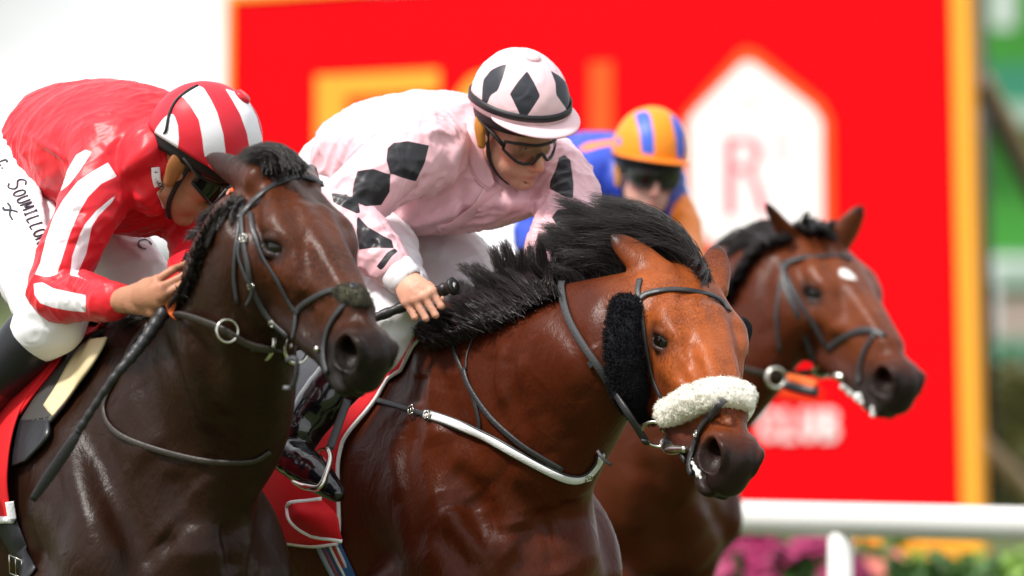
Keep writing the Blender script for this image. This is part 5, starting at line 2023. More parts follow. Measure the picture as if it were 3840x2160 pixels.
def world_thing(name, label, cat, at, group=None):
    e = empty(name)
    e.location = at
    return tag(e, label, cat, group)


def px_strap(hs, name, pix, width, parent, m, thick=.004, off=.002, n=None, mirror=False, smooth_n=True):
    """strap lying on the horse along photo points; optionally its twin on the far side of the head"""
    sk = hs['sk']
    H = [sk.hit(x, y) for x, y in pix]
    pts = np.array([q + nn * off for q, nn in H])
    nn = np.array([x[1] for x in H])
    o = MB().strap(pts, nn, width, thick, n).out(name, m, parent)
    if mirror:
        Lp = (pts - hs['T']) @ hs['R'] / hs['s'] * (1, -1, 1)
        pw = Lp @ hs['R'].T * hs['s'] + hs['T']
        N2 = [sk.near(q) for q in pw]
        pts2 = np.array([q + x * off for q, x in N2])
        MB().strap(pts2, np.array([x for _, x in N2]), width, thick, n).out(name, m, parent)
    return pts, nn


def head_loop(hs, name, pts, width, parent, m, thick=.004, off=.003, n=60):
    """strap round the head through head coordinates, snapped to the skin"""
    sk = hs['sk']
    C = catmull(pts, 28)
    q = [sk.near(hs['W'](p)) for p in C]
    P_ = np.array([a + b * off for a, b in q])
    N_ = np.array([b for a, b in q])
    for _ in range(2):
        P_[1:-1] = (P_[:-2] + 2 * P_[1:-1] + P_[2:]) / 4
        N_[1:-1] = (N_[:-2] + 2 * N_[1:-1] + N_[2:]) / 4
    MB().strap(P_, N_, width, thick, n).out(name, m, parent)
    return P_


def to_head(hs, p):
    return (np.asarray(p) - hs['T']) @ hs['R'] / hs['s']


def ring(name, c, r, t, nrm_, parent, m=None):
    return MB().torus(c, r, t, frame_from(nrm_)).out(name, m or M_metal, parent)


def buckle(sk, px, py, parent, w=.016, off=.006):
    c, n = sk.hit(px, py)
    M = frame_from(n)
    mb = MB()
    for a in (-1, 1):
        mb.box(c + n * off + M @ np.array([a * w / 2, 0, 0]), (.003, w, .003), M)
        mb.box(c + n * off + M @ np.array([0, a * w / 2, 0]), (w, .003, .003), M)
    mb.box(c + n * off, (.002, w, .002), M)
    return mb.out('buckle', M_metal, parent)


# ---- bridle of the dark horse
br = world_thing('bridle', 'black bridle with cross noseband and steel ring bit on the dark brown horse', 'bridle', HA['W']((.2, 0, 0)))
px_strap(HA, 'browband', [(894, 823), (928, 782), (987, 726), (1047, 688), (1114, 668), (1166, 672), (1205, 692)], .015, br, M_leather, .005)
px_strap(HA, 'cheekpiece', [(939, 800), (950, 867), (987, 957), (1040, 1046), (1084, 1128), (1112, 1172)], .012, br, M_leather, mirror=True)
px_strap(HA, 'cheekpiece', [(909, 745), (905, 815), (913, 897), (931, 994), (943, 1069), (980, 1151), (1025, 1210), (1084, 1262)], .012, br, M_leather, mirror=True)
px_strap(HA, 'throat_strap', [(898, 823), (887, 927), (879, 1039), (890, 1136)], .009, br, M_leather)
px_strap(HA, 'keeper_strap', [(905, 905), (905, 960), (925, 1030), (948, 1090), (930, 1145)], .008, br, M_leather, off=.006)
px_strap(HA, 'noseband', [(1112, 1178), (1130, 1150), (1174, 1120), (1226, 1096), (1280, 1088), (1340, 1105)], .013, br, M_leather, .005)
px_strap(HA, 'drop_strap', [(1320, 1118), (1280, 1160), (1240, 1220), (1220, 1290), (1217, 1352), (1230, 1400)], .013, br, M_leather, .005)
px_strap(HA, 'jaw_strap', [(1112, 1178), (1108, 1230), (1100, 1270)], .010, br, M_leather)
buckle(HA['sk'], 917, 897, br)
buckle(HA['sk'], 943, 1072, br, .012)
buckle(HA['sk'], 1025, 1212, br, .012)


def fuzzy(name, hs, pix, rad, m, parent, n_h, hl, off=.0, hair_w=.0012, squash=.7, hf=.004):
    """sheepskin roll along surface points: lumpy body covered in short curled fibres"""
    sk = hs['sk']
    H = [sk.hit(x, y) for x, y in pix]
    pts = catmull(np.array([q + n * off for q, n in H]), len(pix) * 4)
    nn = catmull(np.array([n for q, n in H]), len(pix) * 4)
    rad = catmull(np.asarray(rad, float)[:, None], len(pix) * 4)[:, 0] if np.ndim(rad) else np.full(len(pts), rad)
    F = mk_field([(p, r + .03) for p, r in zip(pts, rad)], [(np.array([-9, -9, -9]), np.array([9, 9, 9]))], hf, .01)
    F.loft(pts, rad * squash, rad, nn, k=.002, n=len(pts))
    V, Q = F.mesh(1)
    N = vnormals(V, Q)
    V = V + N * (hash_noise(V, 60, 2) * .0035 + hash_noise(V, 140, 3) * .002)[:, None]
    o = build(name, V, Q, m, parent)
    ii = rng.integers(0, len(V), n_h)
    root = V[ii]
    d = N[ii] + rng.normal(size=(n_h, 3)) * .45
    d /= np.linalg.norm(d, axis=1, keepdims=True)
    side = np.cross(d, rng.normal(size=(n_h, 3)))
    side /= np.linalg.norm(side, axis=1, keepdims=True)
    L_ = hl * rng.uniform(.5, 1.2, (n_h, 1))
    cur = np.stack([root, root + d * L_ * .5 + side * L_ * .25, root + d * L_ * .85 - side * L_ * .2, root + d * L_], 1)
    f = hair('fibres', None, cur, m, o, w0=hair_w)
    f['kind'] = 'stuff'
    return o, pts, nn


M_fuzz1 = mat('grey_fleece', (.075, .070, .050), .95, .1, noise=.4, nscale=60)
fz, _, _ = fuzzy('fleece_pad', HA, [(1268, 1100), (1310, 1105), (1350, 1125), (1375, 1140)], [.012, .023, .024, .015], M_fuzz1, br, 900, .007, off=.006, hair_w=.0009)
c, n = HA['sk'].hit(1322, 1098)
MB().tube([c + n * .018, c + n * .023], [.013, .010], 12).out('rosette', M_leather, br)
# bit: ring, cheek and mouthpiece
vdir = nrm(np.array([.25, -1, .1]))
c, n = HA['sk'].hit(1092, 1300)
ring('bit_ring', c + n * .012, .036, .0048, nrm(n + vdir), br)
q, n2 = HA['sk'].hit(1196, 1312)
MB().tube([c + n * .022 + np.array([.012, 0, .004]), (c + q) / 2 + n * .030, q + n2 * .006], [.012, .014, .006], 12, 14).out('bit_cheek', M_metal, br)
cL = HA['T'] + HA['R'] @ (to_head(HA, c) * (1, -1, 1) * HA['s'])
MB().tube([c, cL], .007, 10).out('mouthpiece', M_metal, br)
ring('bit_ring', cL, .036, .0048, HA['R'][:, 1], br)
a, na = HA['sk'].hit(950, 1292)
MB().strap([c + n * .010 + np.array([-.03, 0, 0]), (a + c) / 2 + na * .012, a + na * .012], [na] * 3, .020, .006, 16).out('chin_strap', M_leatherb, br)
lp = [P(1075, 1350, -1.22), P(1108, 1345, -1.24), P(1112, 1400, -1.24), P(1095, 1450, -1.23), P(1062, 1455, -1.22)]
MB().strap(lp, [(.6, -1, .3)] * 5, .011, .003, 24).out('curb_strap', M_leather, br)

# ---- reins and martingale of the dark horse
rn = world_thing('reins', 'dark leather reins with orange rubber grip in the hand of the red-shirted rider', 'reins', P(640, 1170, -.80))
pts = [c + n * .014 + np.array([-.03, 0, 0])] + [HA['sk'].hit(x, y)[0] + HA['sk'].hit(x, y)[1] * o for x, y, o in ((1010, 1300, .016), (930, 1278, .018), (853, 1225, .02), (775, 1190, .02), (700, 1180, .014))] + [P(652, 1186, -.80)]
MB().strap(pts, [HA['sk'].hit(850, 1225)[1]] * len(pts), .017, .005, 50).out('rein', M_leatherb, rn)
MB().strap([P(672, 1195, -.82), P(648, 1165, -.81), P(640, 1120, -.80), P(655, 1080, -.79), P(690, 1060, -.76)], [(.3, -1, .2)] * 5, [.018, .026, .026, .02, .014], .006, 24).out('grip', M_orange, rn)
d = pts[3]
ring('martingale_ring', d + np.array([.008, -.010, -.002]), .025, .0032, (.45, -1, .1), rn)
px_strap(HA, 'slack_rein', [(560, 1215), (505, 1280), (470, 1352), (440, 1415), (408, 1473), (391, 1531), (410, 1590), (468, 1641), (585, 1685), (731, 1722), (841, 1733), (951, 1727), (1010, 1690)], .014, rn, M_leatherb, .005)

# ---- tack of the bright bay
br2 = world_thing('bridle', 'black bridle with sheepskin cheek rolls and thick white sheepskin noseband on the bright bay', 'bridle', HB['W']((.2, 0, 0)))
px_strap(HB, 'browband', [(2397, 1124), (2430, 1103), (2497, 1091), (2579, 1093), (2662, 1110), (2710, 1137), (2728, 1168)], .015, br2, M_leather, .005)
px_strap(HB, 'cheekpiece', [(2400, 1120), (2411, 1215), (2422, 1298), (2447, 1406), (2484, 1500)], .011, br2, M_leather, mirror=True)
px_strap(HB, 'headpiece', [(2397, 1124), (2393, 1090), (2400, 1050)], .014, br2, M_leather)
M_wool = mat('white_sheepskin', (.80, .77, .68), .95, .1, noise=.12, nscale=50, bump=.5, bscale=90)
M_bwool = mat('black_sheepskin', (.010, .010, .013), .95, .15, noise=.4, nscale=60, bump=.5, bscale=90)
nb, npts, nnn = fuzzy('noseband', HB, [(2510, 1555), (2560, 1530), (2625, 1500), (2690, 1487), (2745, 1490), (2785, 1510)], [.032, .037, .038, .037, .036, .034], M_wool, br2, 3200, .0055, off=.014, hair_w=.0007, squash=.8, hf=.0033)
# the far end of the roll turns down behind the nose
hh = [(.372, .050, -.035), (.375, .062, -.065), (.375, .066, -.11)]
far_pts = [HB['W'](p) for p in hh]
F = mk_field([(q, .09) for q in far_pts], [(np.array([-9, -9, -9]), np.array([9, 9, 9]))], .005, .01)
F.chain(far_pts, [.030, .034, .030], k=.01)
V, Q = F.mesh(1)
V += vnormals(V, Q) * (hash_noise(V, 60, 2) * .0035 + hash_noise(V, 140, 3) * .002)[:, None]
build('noseband_end', V, Q, M_wool, br2)
px_strap(HB, 'drop_strap', [(2700, 1540), (2662, 1570), (2628, 1620), (2604, 1690), (2592, 1745), (2600, 1780)], .016, br2, M_leather, .006, off=.004)
MB().strap([P(2735, 1498, HB['W']((.36, 0, .05))[1] - .02), HB['sk'].hit(2700, 1545)[0] + np.array([0, -.045, .02]), HB['sk'].hit(2662, 1570)[0] + np.array([0, -.012, 0])], [(0, -1, .3)] * 3, [.010, .015, .016], .005, 16).out('drop_strap', M_leather, br2)
buckle(HB['sk'], 2625, 1632, br2, .013, .012)
fuzzy('cheek_roll', HB, [(2358, 1150), (2345, 1260), (2352, 1370), (2378, 1480), (2408, 1555)], [.038, .044, .045, .046, .042], M_bwool, br2, 5200, .011, off=.014, squash=.6)
pr_ = [to_head(HB, HB['sk'].hit(x, y)[0]) * (1, -1, 1) for x, y in ((2358, 1150), (2345, 1260), (2352, 1370), (2378, 1480), (2408, 1555))]
fp = [HB['sk'].near(HB['W'](p)) for p in pr_]
F = mk_field([(q, .09) for q, _ in fp], [(np.array([-9, -9, -9]), np.array([9, 9, 9]))], .006, .01)
F.chain([q + n * .012 for q, n in fp], [.034, .040, .040, .040, .036], k=.01)
V, Q = F.mesh(1)
V += vnormals(V, Q) * (hash_noise(V, 60, 2) * .004)[:, None]
build('cheek_roll', V, Q, M_bwool, br2)
c, n = HB['sk'].hit(2466, 1626)
ring('bit_ring', c + n * .016, .037, .0045, nrm(n + np.array([.3, -1, 0])), br2)
q, n2 = HB['sk'].hit(2582, 1690)
MB().tube([c + n * .022 + np.array([.022, 0, -.016]), (c * .45 + q * .55) + n * .024, q + n2 * .008], [.012, .013, .008], 12, 14).out('bit_cheek', M_metal, br2)
cL = HB['T'] + HB['R'] @ (to_head(HB, c) * (1, -1, 1) * HB['s'])
MB().tube([c, cL], .007, 10).out('mouthpiece', M_metal, br2)
ring('bit_ring', cL, .037, .0045, HB['R'][:, 1], br2)
px_strap(HB, 'chin_strap', [(2478, 1690), (2500, 1728), (2535, 1745)], .016, br2, M_leather, .006)

rn2 = world_thing('reins', 'black rubber-gripped reins crossing the neck of the bright bay', 'reins', P(2109, 1081, .05))
rp, rnn = px_strap(HB, 'rein', [(2107, 1062), (2109, 1090), (2123, 1156), (2151, 1226), (2202, 1310), (2245, 1372), (2290, 1440)], .019, rn2, M_rubber, .006, off=.004)
e = HB['sk'].hit(2290, 1440)
MB().strap([rp[-1], P(2350, 1540, rp[-1][1] - .06), P(2420, 1650, c[1] + .02), c + n * .012 + np.array([-.03, 0, -.015])], [rnn[-1]] * 4, .017, .006, 24).out('rein', M_leather, rn2)
MB().strap([rp[0], P(2095, 1060, .10), P(2060, 1085, .16), P(1990, 1130, .22)], [(0, 0, 1)] * 4, .017, .005, 20).out('rein', M_rubber, rn2)
MB().strap([P(2216, 1352, rp[4][1] - .006), P(2230, 1372, rp[4][1] - .014)], [rnn[4]] * 2, .024, .006, 8).out('rein_stop', M_leather, rn2)
bg = world_thing('breastgirth', 'black and white breast girth with thin neck straps across the bright bay\'s chest', 'breast girth', P(1800, 1630, -.1))
px_strap(HB, 'girth_strap', [(1375, 1492), (1463, 1515), (1553, 1541), (1625, 1563)], .013, bg, M_leather, .004, off=.004)
bpix = [(1600, 1553), (1680, 1582), (1794, 1622), (1870, 1662), (1946, 1705), (2080, 1774), (2149, 1797), (2199, 1782), (2238, 1735), (2250, 1700)]
M_web = mat('white_webbing', (.78, .78, .80), .6, .3, bump=.4, bscale=300)
px_strap(HB, 'breast_band', bpix, .026, bg, M_leather, .005, off=.003, n=70)
px_strap(HB, 'white_webbing', bpix, .0185, bg, M_web, .0075, off=.004, n=70)
buckle(HB['sk'], 1553, 1541, bg, .020, .010)
buckle(HB['sk'], 1612, 1560, bg, .016, .010)
buckle(HB['sk'], 2199, 1782, bg, .016, .012)
px_strap(HB, 'neck_strap', [(1760, 1210), (1718, 1232), (1701, 1298), (1732, 1381), (1774, 1484), (1798, 1574), (1801, 1640)], .010, bg, M_leather, .004)
px_strap(HB, 'neck_strap', [(1863, 1177), (1820, 1205), (1787, 1243), (1755, 1326), (1750, 1388)], .005, bg, M_leather, .003)
px_strap(HB, 'martingale_strap', [(1742, 1385), (1767, 1457), (1843, 1567), (1946, 1657), (2029, 1712), (2110, 1760)], .014, bg, M_leather, .005, off=.004)
MB().strap([P(2240, 1690, -.21), P(2262, 1720, -.22), P(2292, 1745, -.22)], [(0, -1, 0)] * 3, .008, .002, 12).out('strap_end', M_leather, bg)

# ---- tack of the far bay
br3 = world_thing('bridle', 'dark bridle with crossed noseband on the blurred far bay horse', 'bridle', HC['W']((.2, 0, 0)))
px_strap(HC, 'browband', [(2938, 1010), (2959, 985), (3014, 969), (3083, 966), (3152, 964), (3190, 975)], .018, br3, M_leather, .006)
px_strap(HC, 'cheekpiece', [(2936, 985), (2945, 1073), (2986, 1169), (3021, 1273), (3060, 1370)], .016, br3, M_leather, .005, mirror=True)
px_strap(HC, 'cheekpiece', [(2945, 1031), (2993, 1128), (3049, 1211), (3104, 1305)], .014, br3, M_leather, .005, mirror=True)
px_strap(HC, 'throat_strap', [(2928, 1059), (2914, 1183), (2924, 1321)], .011, br3, M_leather)
px_strap(HC, 'noseband', [(3104, 1310), (3152, 1273), (3215, 1243), (3270, 1240), (3318, 1262)], .018, br3, M_leather, .006)
px_strap(HC, 'drop_strap', [(3283, 1252), (3242, 1321), (3224, 1390), (3222, 1440)], .016, br3, M_leather, .006)
c3, n3 = HC['sk'].hit(3095, 1395)
ring('bit_ring', c3 + n3 * .012, .036, .006, nrm(n3 + vdir), br3)
q3, m3 = HC['sk'].hit(3165, 1415)
MB().tube([c3 + n3 * .02, q3 + m3 * .01], [.014, .009], 10).out('bit_cheek', M_metal, br3)
rn3 = world_thing('reins', 'dark reins with orange grip under the jaw of the far bay horse', 'reins', P(2900, 1400, 3.0))
pts = [c3 + n3 * .015] + [HC['sk'].hit(x, y)[0] + HC['sk'].hit(x, y)[1] * .02 for x, y in ((3010, 1405), (2904, 1398), (2790, 1380))]
MB().strap(pts, [HC['sk'].hit(2904, 1398)[1]] * 4, .020, .006, 30).out('rein', M_leatherb, rn3)
ring('martingale_ring', pts[2] + np.array([0, -.012, -.006]), .028, .007, (.3, -1, 0), rn3)
MB().strap([P(2952, 1418, 3.0), P(3005, 1428, 3.0), P(3062, 1446, 2.98)], [(0, -1, .3)] * 3, .026, .008, 12).out('grip', M_orange, rn3)
MB().tube([P(2945, 1440, 3.0), P(3005, 1458, 3.0), P(3062, 1470, 2.98)], .016, 10, 12).out('rein', M_leather, rn3)

M_foam = mat('foam', (.80, .80, .78), .5, .4, bump=.6, bscale=120)


def foam(hs, pix, r, parent, n):
    g = np.random.default_rng(4)
    pts = catmull(pix, n)
    q0 = [hs['sk'].hit(x, y) for x, y in pts]
    F = mk_field([(q, .04) for q, _ in q0], [(np.array([-9, -9, -9]), np.array([9, 9, 9]))], .003, .01)
    for q, nn in q0:
        F.ell(q + g.normal(size=3) * r * .4, np.array([1, 1, 1]) * r * g.uniform(.6, 1.2), None, r)
    V, Q = F.mesh(1)
    V += vnormals(V, Q) * (hash_noise(V, 150, 2) * .002)[:, None]
    o = build('mouth_foam', V, Q, M_foam, parent)
    o['kind'] = 'stuff'
    bpy.context.view_layer.update()
    o.matrix_parent_inverse = parent.matrix_world.inverted()


foam(HC, [(3160, 1430), (3185, 1470), (3205, 1505), (3225, 1490), (3235, 1530), (3260, 1560)], .0115, HC['o'], 14)
foam(HB, [(2600, 1725), (2612, 1760), (2625, 1790)], .0055, HB['o'], 10)


# ---- saddle cloths: sheets wrapped round the barrel
def cloth(hs, name, f_front, f_back, hem, m, off=.012, wave=.006, nu=46, nv=90, amax=1.5, fold=None, a0=None):
    """f_front(a): forward limit at roll angle a (0 = spine, negative = near side), hem(f): how far down the sheet reaches (angle)"""
    B, sk = hs['B'], hs['sk']
    f, l, s = np.array(hs['h']['fwd']), np.array(hs['h']['left']), hs['h']['sb']
    tr = sk.tree()
    V = []
    for j in range(nv + 1):
        v = -1 + 2 * j / nv
        for i in range(nu + 1):
            u = i / nu
            a = v * amax
            ff = f_front(a)
            fb = f_back(a)
            fo = fb + (ff - fb) * u
            dr = l * math.sin(a) + np.array([0, 0, math.cos(a)])
            o = B(fo, 0, -.36)
            p, n, _, _ = tr.ray_cast(Vector(o + dr * .75 * s), Vector(-dr))
            if p is None:
                p = Vector(o + dr * .3 * s)
                n = Vector(dr)
            w = wave * math.sin(fo * 26 + a * 5) * abs(v) ** 2
            V.append(np.array(p) + dr * (off + w + .004 * abs(v) ** 4))
    V = np.array(V).reshape(nv + 1, nu + 1, 3)
    for _ in range(3):
        V[1:-1, 1:-1] = (V[1:-1, 1:-1] * 2 + V[:-2, 1:-1] + V[2:, 1:-1] + V[1:-1, :-2] + V[1:-1, 2:]) / 6
    return V


def sheet_obj(name, V, m, parent, th=.004):
    n1, n2, _ = V.shape
    F = []
    W_ = V.reshape(-1, 3)
    q = lambda i, j: i * n2 + j
    F = np.array([(q(i, j), q(i + 1, j), q(i + 1, j + 1), q(i, j + 1)) for i in range(n1 - 1) for j in range(n2 - 1)])
    N = vnormals(W_, F)
    k = len(W_)
    F2 = F[:, ::-1] + k
    edge = []
    for i in range(n1 - 1):
        edge += [(q(i, 0), q(i, 0) + k, q(i + 1, 0) + k, q(i + 1, 0)), (q(i + 1, n2 - 1), q(i + 1, n2 - 1) + k, q(i, n2 - 1) + k, q(i, n2 - 1))]
    for j in range(n2 - 1):
        edge += [(q(0, j + 1), q(0, j + 1) + k, q(0, j) + k, q(0, j)), (q(n1 - 1, j), q(n1 - 1, j) + k, q(n1 - 1, j + 1) + k, q(n1 - 1, j + 1))]
    return build(name, np.vstack([W_, W_ - N * th]), np.vstack([F, F2, np.array(edge)]), m, parent)


M_cloth = mat('red_cloth', (.60, .008, .012), .7, .2, noise=.06, nscale=40, bump=.25, bscale=28, sheen=.05)
M_clothb = mat('red_saddlecloth', (.56, .008, .014), .7, .2, noise=.06, nscale=40, bump=.25, bscale=28, sheen=.05)
M_pipe = mat('white_piping', (.80, .80, .82), .6, .3, bump=.3, bscale=200)


def edge_line(V, kind):
    return {'front': V[:, -1], 'hem_near': V[0, :], 'hem_far': V[-1, :]}[kind]


# bright bay: front edge from the photo, read as roll angle and forward distance
def barrel(hs, px, py):
    p, _ = hs['sk'].hit(px, py)
    o = hs['B'](0, 0, -.36)
    q = p - o
    f, l = np.array(hs['h']['fwd']), np.array(hs['h']['left'])
    return math.atan2(q @ l, q[2]), (q @ f) / hs['h']['sb']


fr = [barrel(HB, x, y) for x, y in ((1601, 1276), (1532, 1336), (1463, 1430), (1422, 1500), (1366, 1576), (1300, 1664), (1280, 1740), (1276, 1830), (1284, 1960))]
fa = np.array(sorted(fr))


def front2(a):
    return float(np.interp(-abs(a), fa[:, 0], fa[:, 1]))


sc2 = world_thing('saddlecloth', 'red saddlecloth with white piping and a turned-up corner on the bright bay', 'saddlecloth', HB['B'](-.3, 0, .02))
V = cloth(HB, 'cloth', front2, lambda a: -.72, None, M_clothb, amax=1.95, wave=.010)
sheet_obj('cloth', V, M_clothb, sc2)
for kd in ('front', 'hem_near', 'hem_far'):
    e = edge_line(V, kd)
    MB().tube(e, .005, 8).out('piping', M_pipe, sc2)
# turned-up corner
fc = [[P(1075, 1900, .02), P(1090, 1885, .0), P(1150, 1878, -.01), P(1205, 1870, -.02)], [P(1085, 1950, .0), P(1130, 1935, -.04), P(1190, 1925, -.05), P(1262, 1930, -.04)],
      [P(1120, 1985, .0), P(1170, 1980, -.03), P(1220, 1985, -.04), P(1275, 1990, -.035)], [P(1165, 2010, .0), P(1200, 2018, -.01), P(1240, 2022, -.02), P(1283, 2030, -.02)]]
fc = np.array(fc)
fc = np.stack([catmull(r, 14) for r in fc])
fc = np.stack([catmull(fc[:, i], 14) for i in range(14)], 1)
sheet_obj('cloth_corner', fc, M_clothb, sc2)
MB().tube(np.vstack([fc[0, ::-1], fc[1:, 0], fc[-1, 1:]]), .005, 8).out('piping', M_pipe, sc2)

M_pad = mat('saddle_black', (.014, .014, .017), .35, .5, bump=.15, bscale=60)
sd2 = world_thing('saddle', 'small black racing saddle under the rider in pink', 'saddle', HB['B'](-.2, 0, .04))
Vs = cloth(HB, 'saddle', lambda a: .02 - .10 * abs(a), lambda a: -.46, None, M_pad, off=.030, wave=0, nu=20, nv=40, amax=.9)
sheet_obj('seat', Vs, M_pad, sd2, .014)
M_lblue = mat('pale_blue_vinyl', (.42, .58, .66), .25, .5)
px2 = [(1478, 1330), (1500, 1290), (1530, 1268), (1560, 1270)]
MB().tube([HB['sk'].hit(x, y)[0] + HB['sk'].hit(x, y)[1] * .040 for x, y in px2], [.012, .016, .016, .008], 10, 16).out('pommel_roll', M_lblue, sd2)
MB().strap([P(1304, 1500, .10), P(1270, 1590, .08), P(1236, 1684, .06)], [(0, -1, 0)] * 3, .020, .005, 16).out('stirrup_leather', M_leather, sd2)
pts = [P(1232, 1684, .045), P(1240, 1720, .02), P(1222, 1780, -.012), P(1195, 1828, -.02), P(1150, 1826, .0), P(1104, 1806, .06)]
MB().tube(pts, [.006, .0065, .0065, .008, .009, .008], 10, 30).out('stirrup_iron', M_metal, sd2)
MB().tube([P(1104, 1806, .06), P(1150, 1740, .17), P(1200, 1690, .16), P(1232, 1684, .045)], .0055, 10, 20).out('stirrup_iron', M_metal, sd2)
# striped girth
gt = world_thing('girth', 'blue, white and red striped webbing girth round the bright bay\'s belly', 'girth', P(1250, 2100, .1))
for i, (o, w, m) in enumerate(((0, .074, mat('girth_blue', (.03, .11, .32), .7, bump=.4, bscale=300)), (-.022, .014, mat('girth_greyblue', (.30, .36, .46), .7, bump=.4, bscale=300)), (-.010, .007, mat('girth_rust', (.30, .06, .06), .7)),
                               (.006, .007, M_web), (.014, .007, mat('girth_red', (.52, .02, .02), .7)), (.022, .007, M_web))):
    k = 1600 * 14 / 14.1
    pix = [(1205 + o * k, 1960), (1228 + o * k, 2030), (1260 + o * k, 2100), (1296 + o * k, 2170), (1330 + o * k, 2240)]
    px_strap(HB, 'girth_band' if i == 0 else 'girth_stripe', pix, w, gt, m, .004 if i == 0 else .0065, off=.003 if i == 0 else .0035, n=24)

# dark horse: red cloth, dark pad with cream binding
fr1 = [barrel(HA, x, y) for x, y in ((395, 1210), (330, 1245), (280, 1320), (225, 1390), (160, 1480), (110, 1560), (88, 1640), (75, 1760), (72, 1880), (76, 1960))]
fa1 = np.array(sorted(fr1))
sc1 = world_thing('saddlecloth', 'red saddlecloth with white hem hanging over the dark horse at the left edge', 'saddlecloth', HA['B'](-.3, 0, .02))
V = cloth(HA, 'cloth', lambda a: float(np.interp(-abs(a), fa1[:, 0], fa1[:, 1])), lambda a: -.75, None, M_cloth, amax=1.75, off=.026, wave=.010)
sheet_obj('cloth', V, M_cloth, sc1)
for kd in ('hem_near', 'hem_far'):
    MB().tube(edge_line(V, kd), .009, 8).out('piping', M_pipe, sc1)
MB().strap(V[:5, -1], [(0, -1, 0)] * 5, .02, .004, 12).out('piping', M_pipe, sc1)


def ruled(hs, left, right, off, n=30, m=8):
    A, B_ = catmull(left, n), catmull(right, n)
    V = np.zeros((n, m, 3))
    for i in range(n):
        for j in range(m):
            x, y = A[i] + (B_[i] - A[i]) * j / (m - 1)
            q, nn = hs['sk'].hit(x, y)
            V[i, j] = q + nn * off
    V[1:-1] = (V[:-2] + 2 * V[1:-1] + V[2:]) / 4
    return V[:, ::-1]


M_grey = mat('saddle_pad_grey', (.040, .037, .034), .55, .4, bump=.2, bscale=80)
M_cream = mat('cream_leather', (.62, .50, .30), .6, .3, noise=.1, nscale=25, bump=.2, bscale=60)
sp = world_thing('saddle', 'dark racing saddle pad with cream binding on the dark brown horse', 'saddle', HA['B'](-.05, 0, .0))
V1 = ruled(HA, [(300, 1290), (245, 1380), (170, 1480), (100, 1590)], [(425, 1282), (330, 1430), (262, 1530), (205, 1600)], .012)
sheet_obj('saddle_flap', V1, M_grey, sp, .008)
V2 = ruled(HA, [(352, 1292), (300, 1350), (262, 1410), (230, 1470), (186, 1540)], [(425, 1282), (394, 1345), (322, 1451), (270, 1520), (220, 1582)], .017)
sheet_obj('binding', V2, M_cream, sp, .006)
V3 = ruled(HA, [(98, 1592), (80, 1680), (72, 1752)], [(205, 1580), (200, 1650), (120, 1735)], .012)
sheet_obj('lower_flap', V3, M_pad, sp, .008)
V4 = ruled(HA, [(264, 1300), (205, 1390), (130, 1490), (95, 1565)], [(292, 1300), (232, 1395), (160, 1490), (104, 1570)], .020)
sheet_obj('inner_cloth', V4, M_cloth, sp, .006)
Vs = cloth(HA, 'saddle', lambda a: .0 - .10 * abs(a), lambda a: -.46, None, M_pad, off=.040, wave=0, nu=20, nv=40, amax=.8)
sheet_obj('seat', Vs, M_pad, sp, .014)
px_strap(HA, 'girth_strap', [(20, 1940), (60, 2020), (95, 2100), (110, 2180)], .070, sp, M_ebony, .006, off=.004)
buckle(HA['sk'], 75, 2120, sp, .045, .012)
# far bay: saddlecloth hidden behind the others, kept plain
sc3 = world_thing('saddlecloth', 'red saddlecloth under the blue and orange rider, almost hidden', 'saddlecloth', HC['B'](-.3, 0, .02))
V = cloth(HC, 'cloth', lambda a: -.02 - .25 * abs(a), lambda a: -.75, None, M_clothb, amax=1.6, nu=20, nv=40)
sheet_obj('cloth', V, M_clothb, sc3)


# ---- whips
def whip(label, pts, rads, flap, parent_loc, cap=True):
    w = world_thing('whip', label, 'whip', parent_loc, None)
    A = catmull(np.hstack([np.array([P(*p) for p in pts]), np.array(rads)[:, None]]), 90)
    r = A[:, 3] * (1 + .07 * np.sign(np.sin(np.arange(90) * .85)))
    MB().tube(A[:, :3], r, 12).out('shaft', M_blk, w)
    if flap:
        f = [P(*p) for p in flap]
        MB().strap(f, [(.2, -1, .1)] * len(f), [.014, .024, .024, .016][:len(f)], .006, 20).out('flap', M_blk, w)
    if cap:
        a, b = A[0, :3], A[3, :3]
        d = nrm(a - b)
        MB().tube([a - d * .004, a + d * .004, a + d * .007], [rads[0] * 1.28, rads[0] * 1.32, rads[0] * 1.0], 20).out('end_cap', M_blk, w)
        MB().tube([a + d * .004, a + d * .0085], [rads[0] * .62, rads[0] * .55], 16).out('end_badge', M_metal, w)
    return w


whip('black wrapped whip held by the rider in pink, round butt towards the mane', [(1698, 1074, .030), (1643, 1093, .052), (1580, 1122, .078), (1515, 1149, .085), (1394, 1196, .09), (1250, 1250, .10), (1080, 1320, .10)],
     [.0165, .014, .0125, .012, .0115, .009, .006], [(1080, 1320, .10), (1020, 1345, .10), (960, 1370, .10)], P(1580, 1122, .078))
ws = [(618, 1165, -.80), (560, 1250, -.84), (500, 1330, -.87), (424, 1421, -.88), (350, 1530, -.87), (292, 1620, -.86)]
whip('black whip with flat leather flap, hanging down the dark horse\'s shoulder', ws, [.016, .0145, .0125, .0095, .0085, .010], [(300, 1608, -.86), (262, 1670, -.86), (180, 1790, -.85), (122, 1874, -.84)], P(618, 1165, -.80), cap=False)


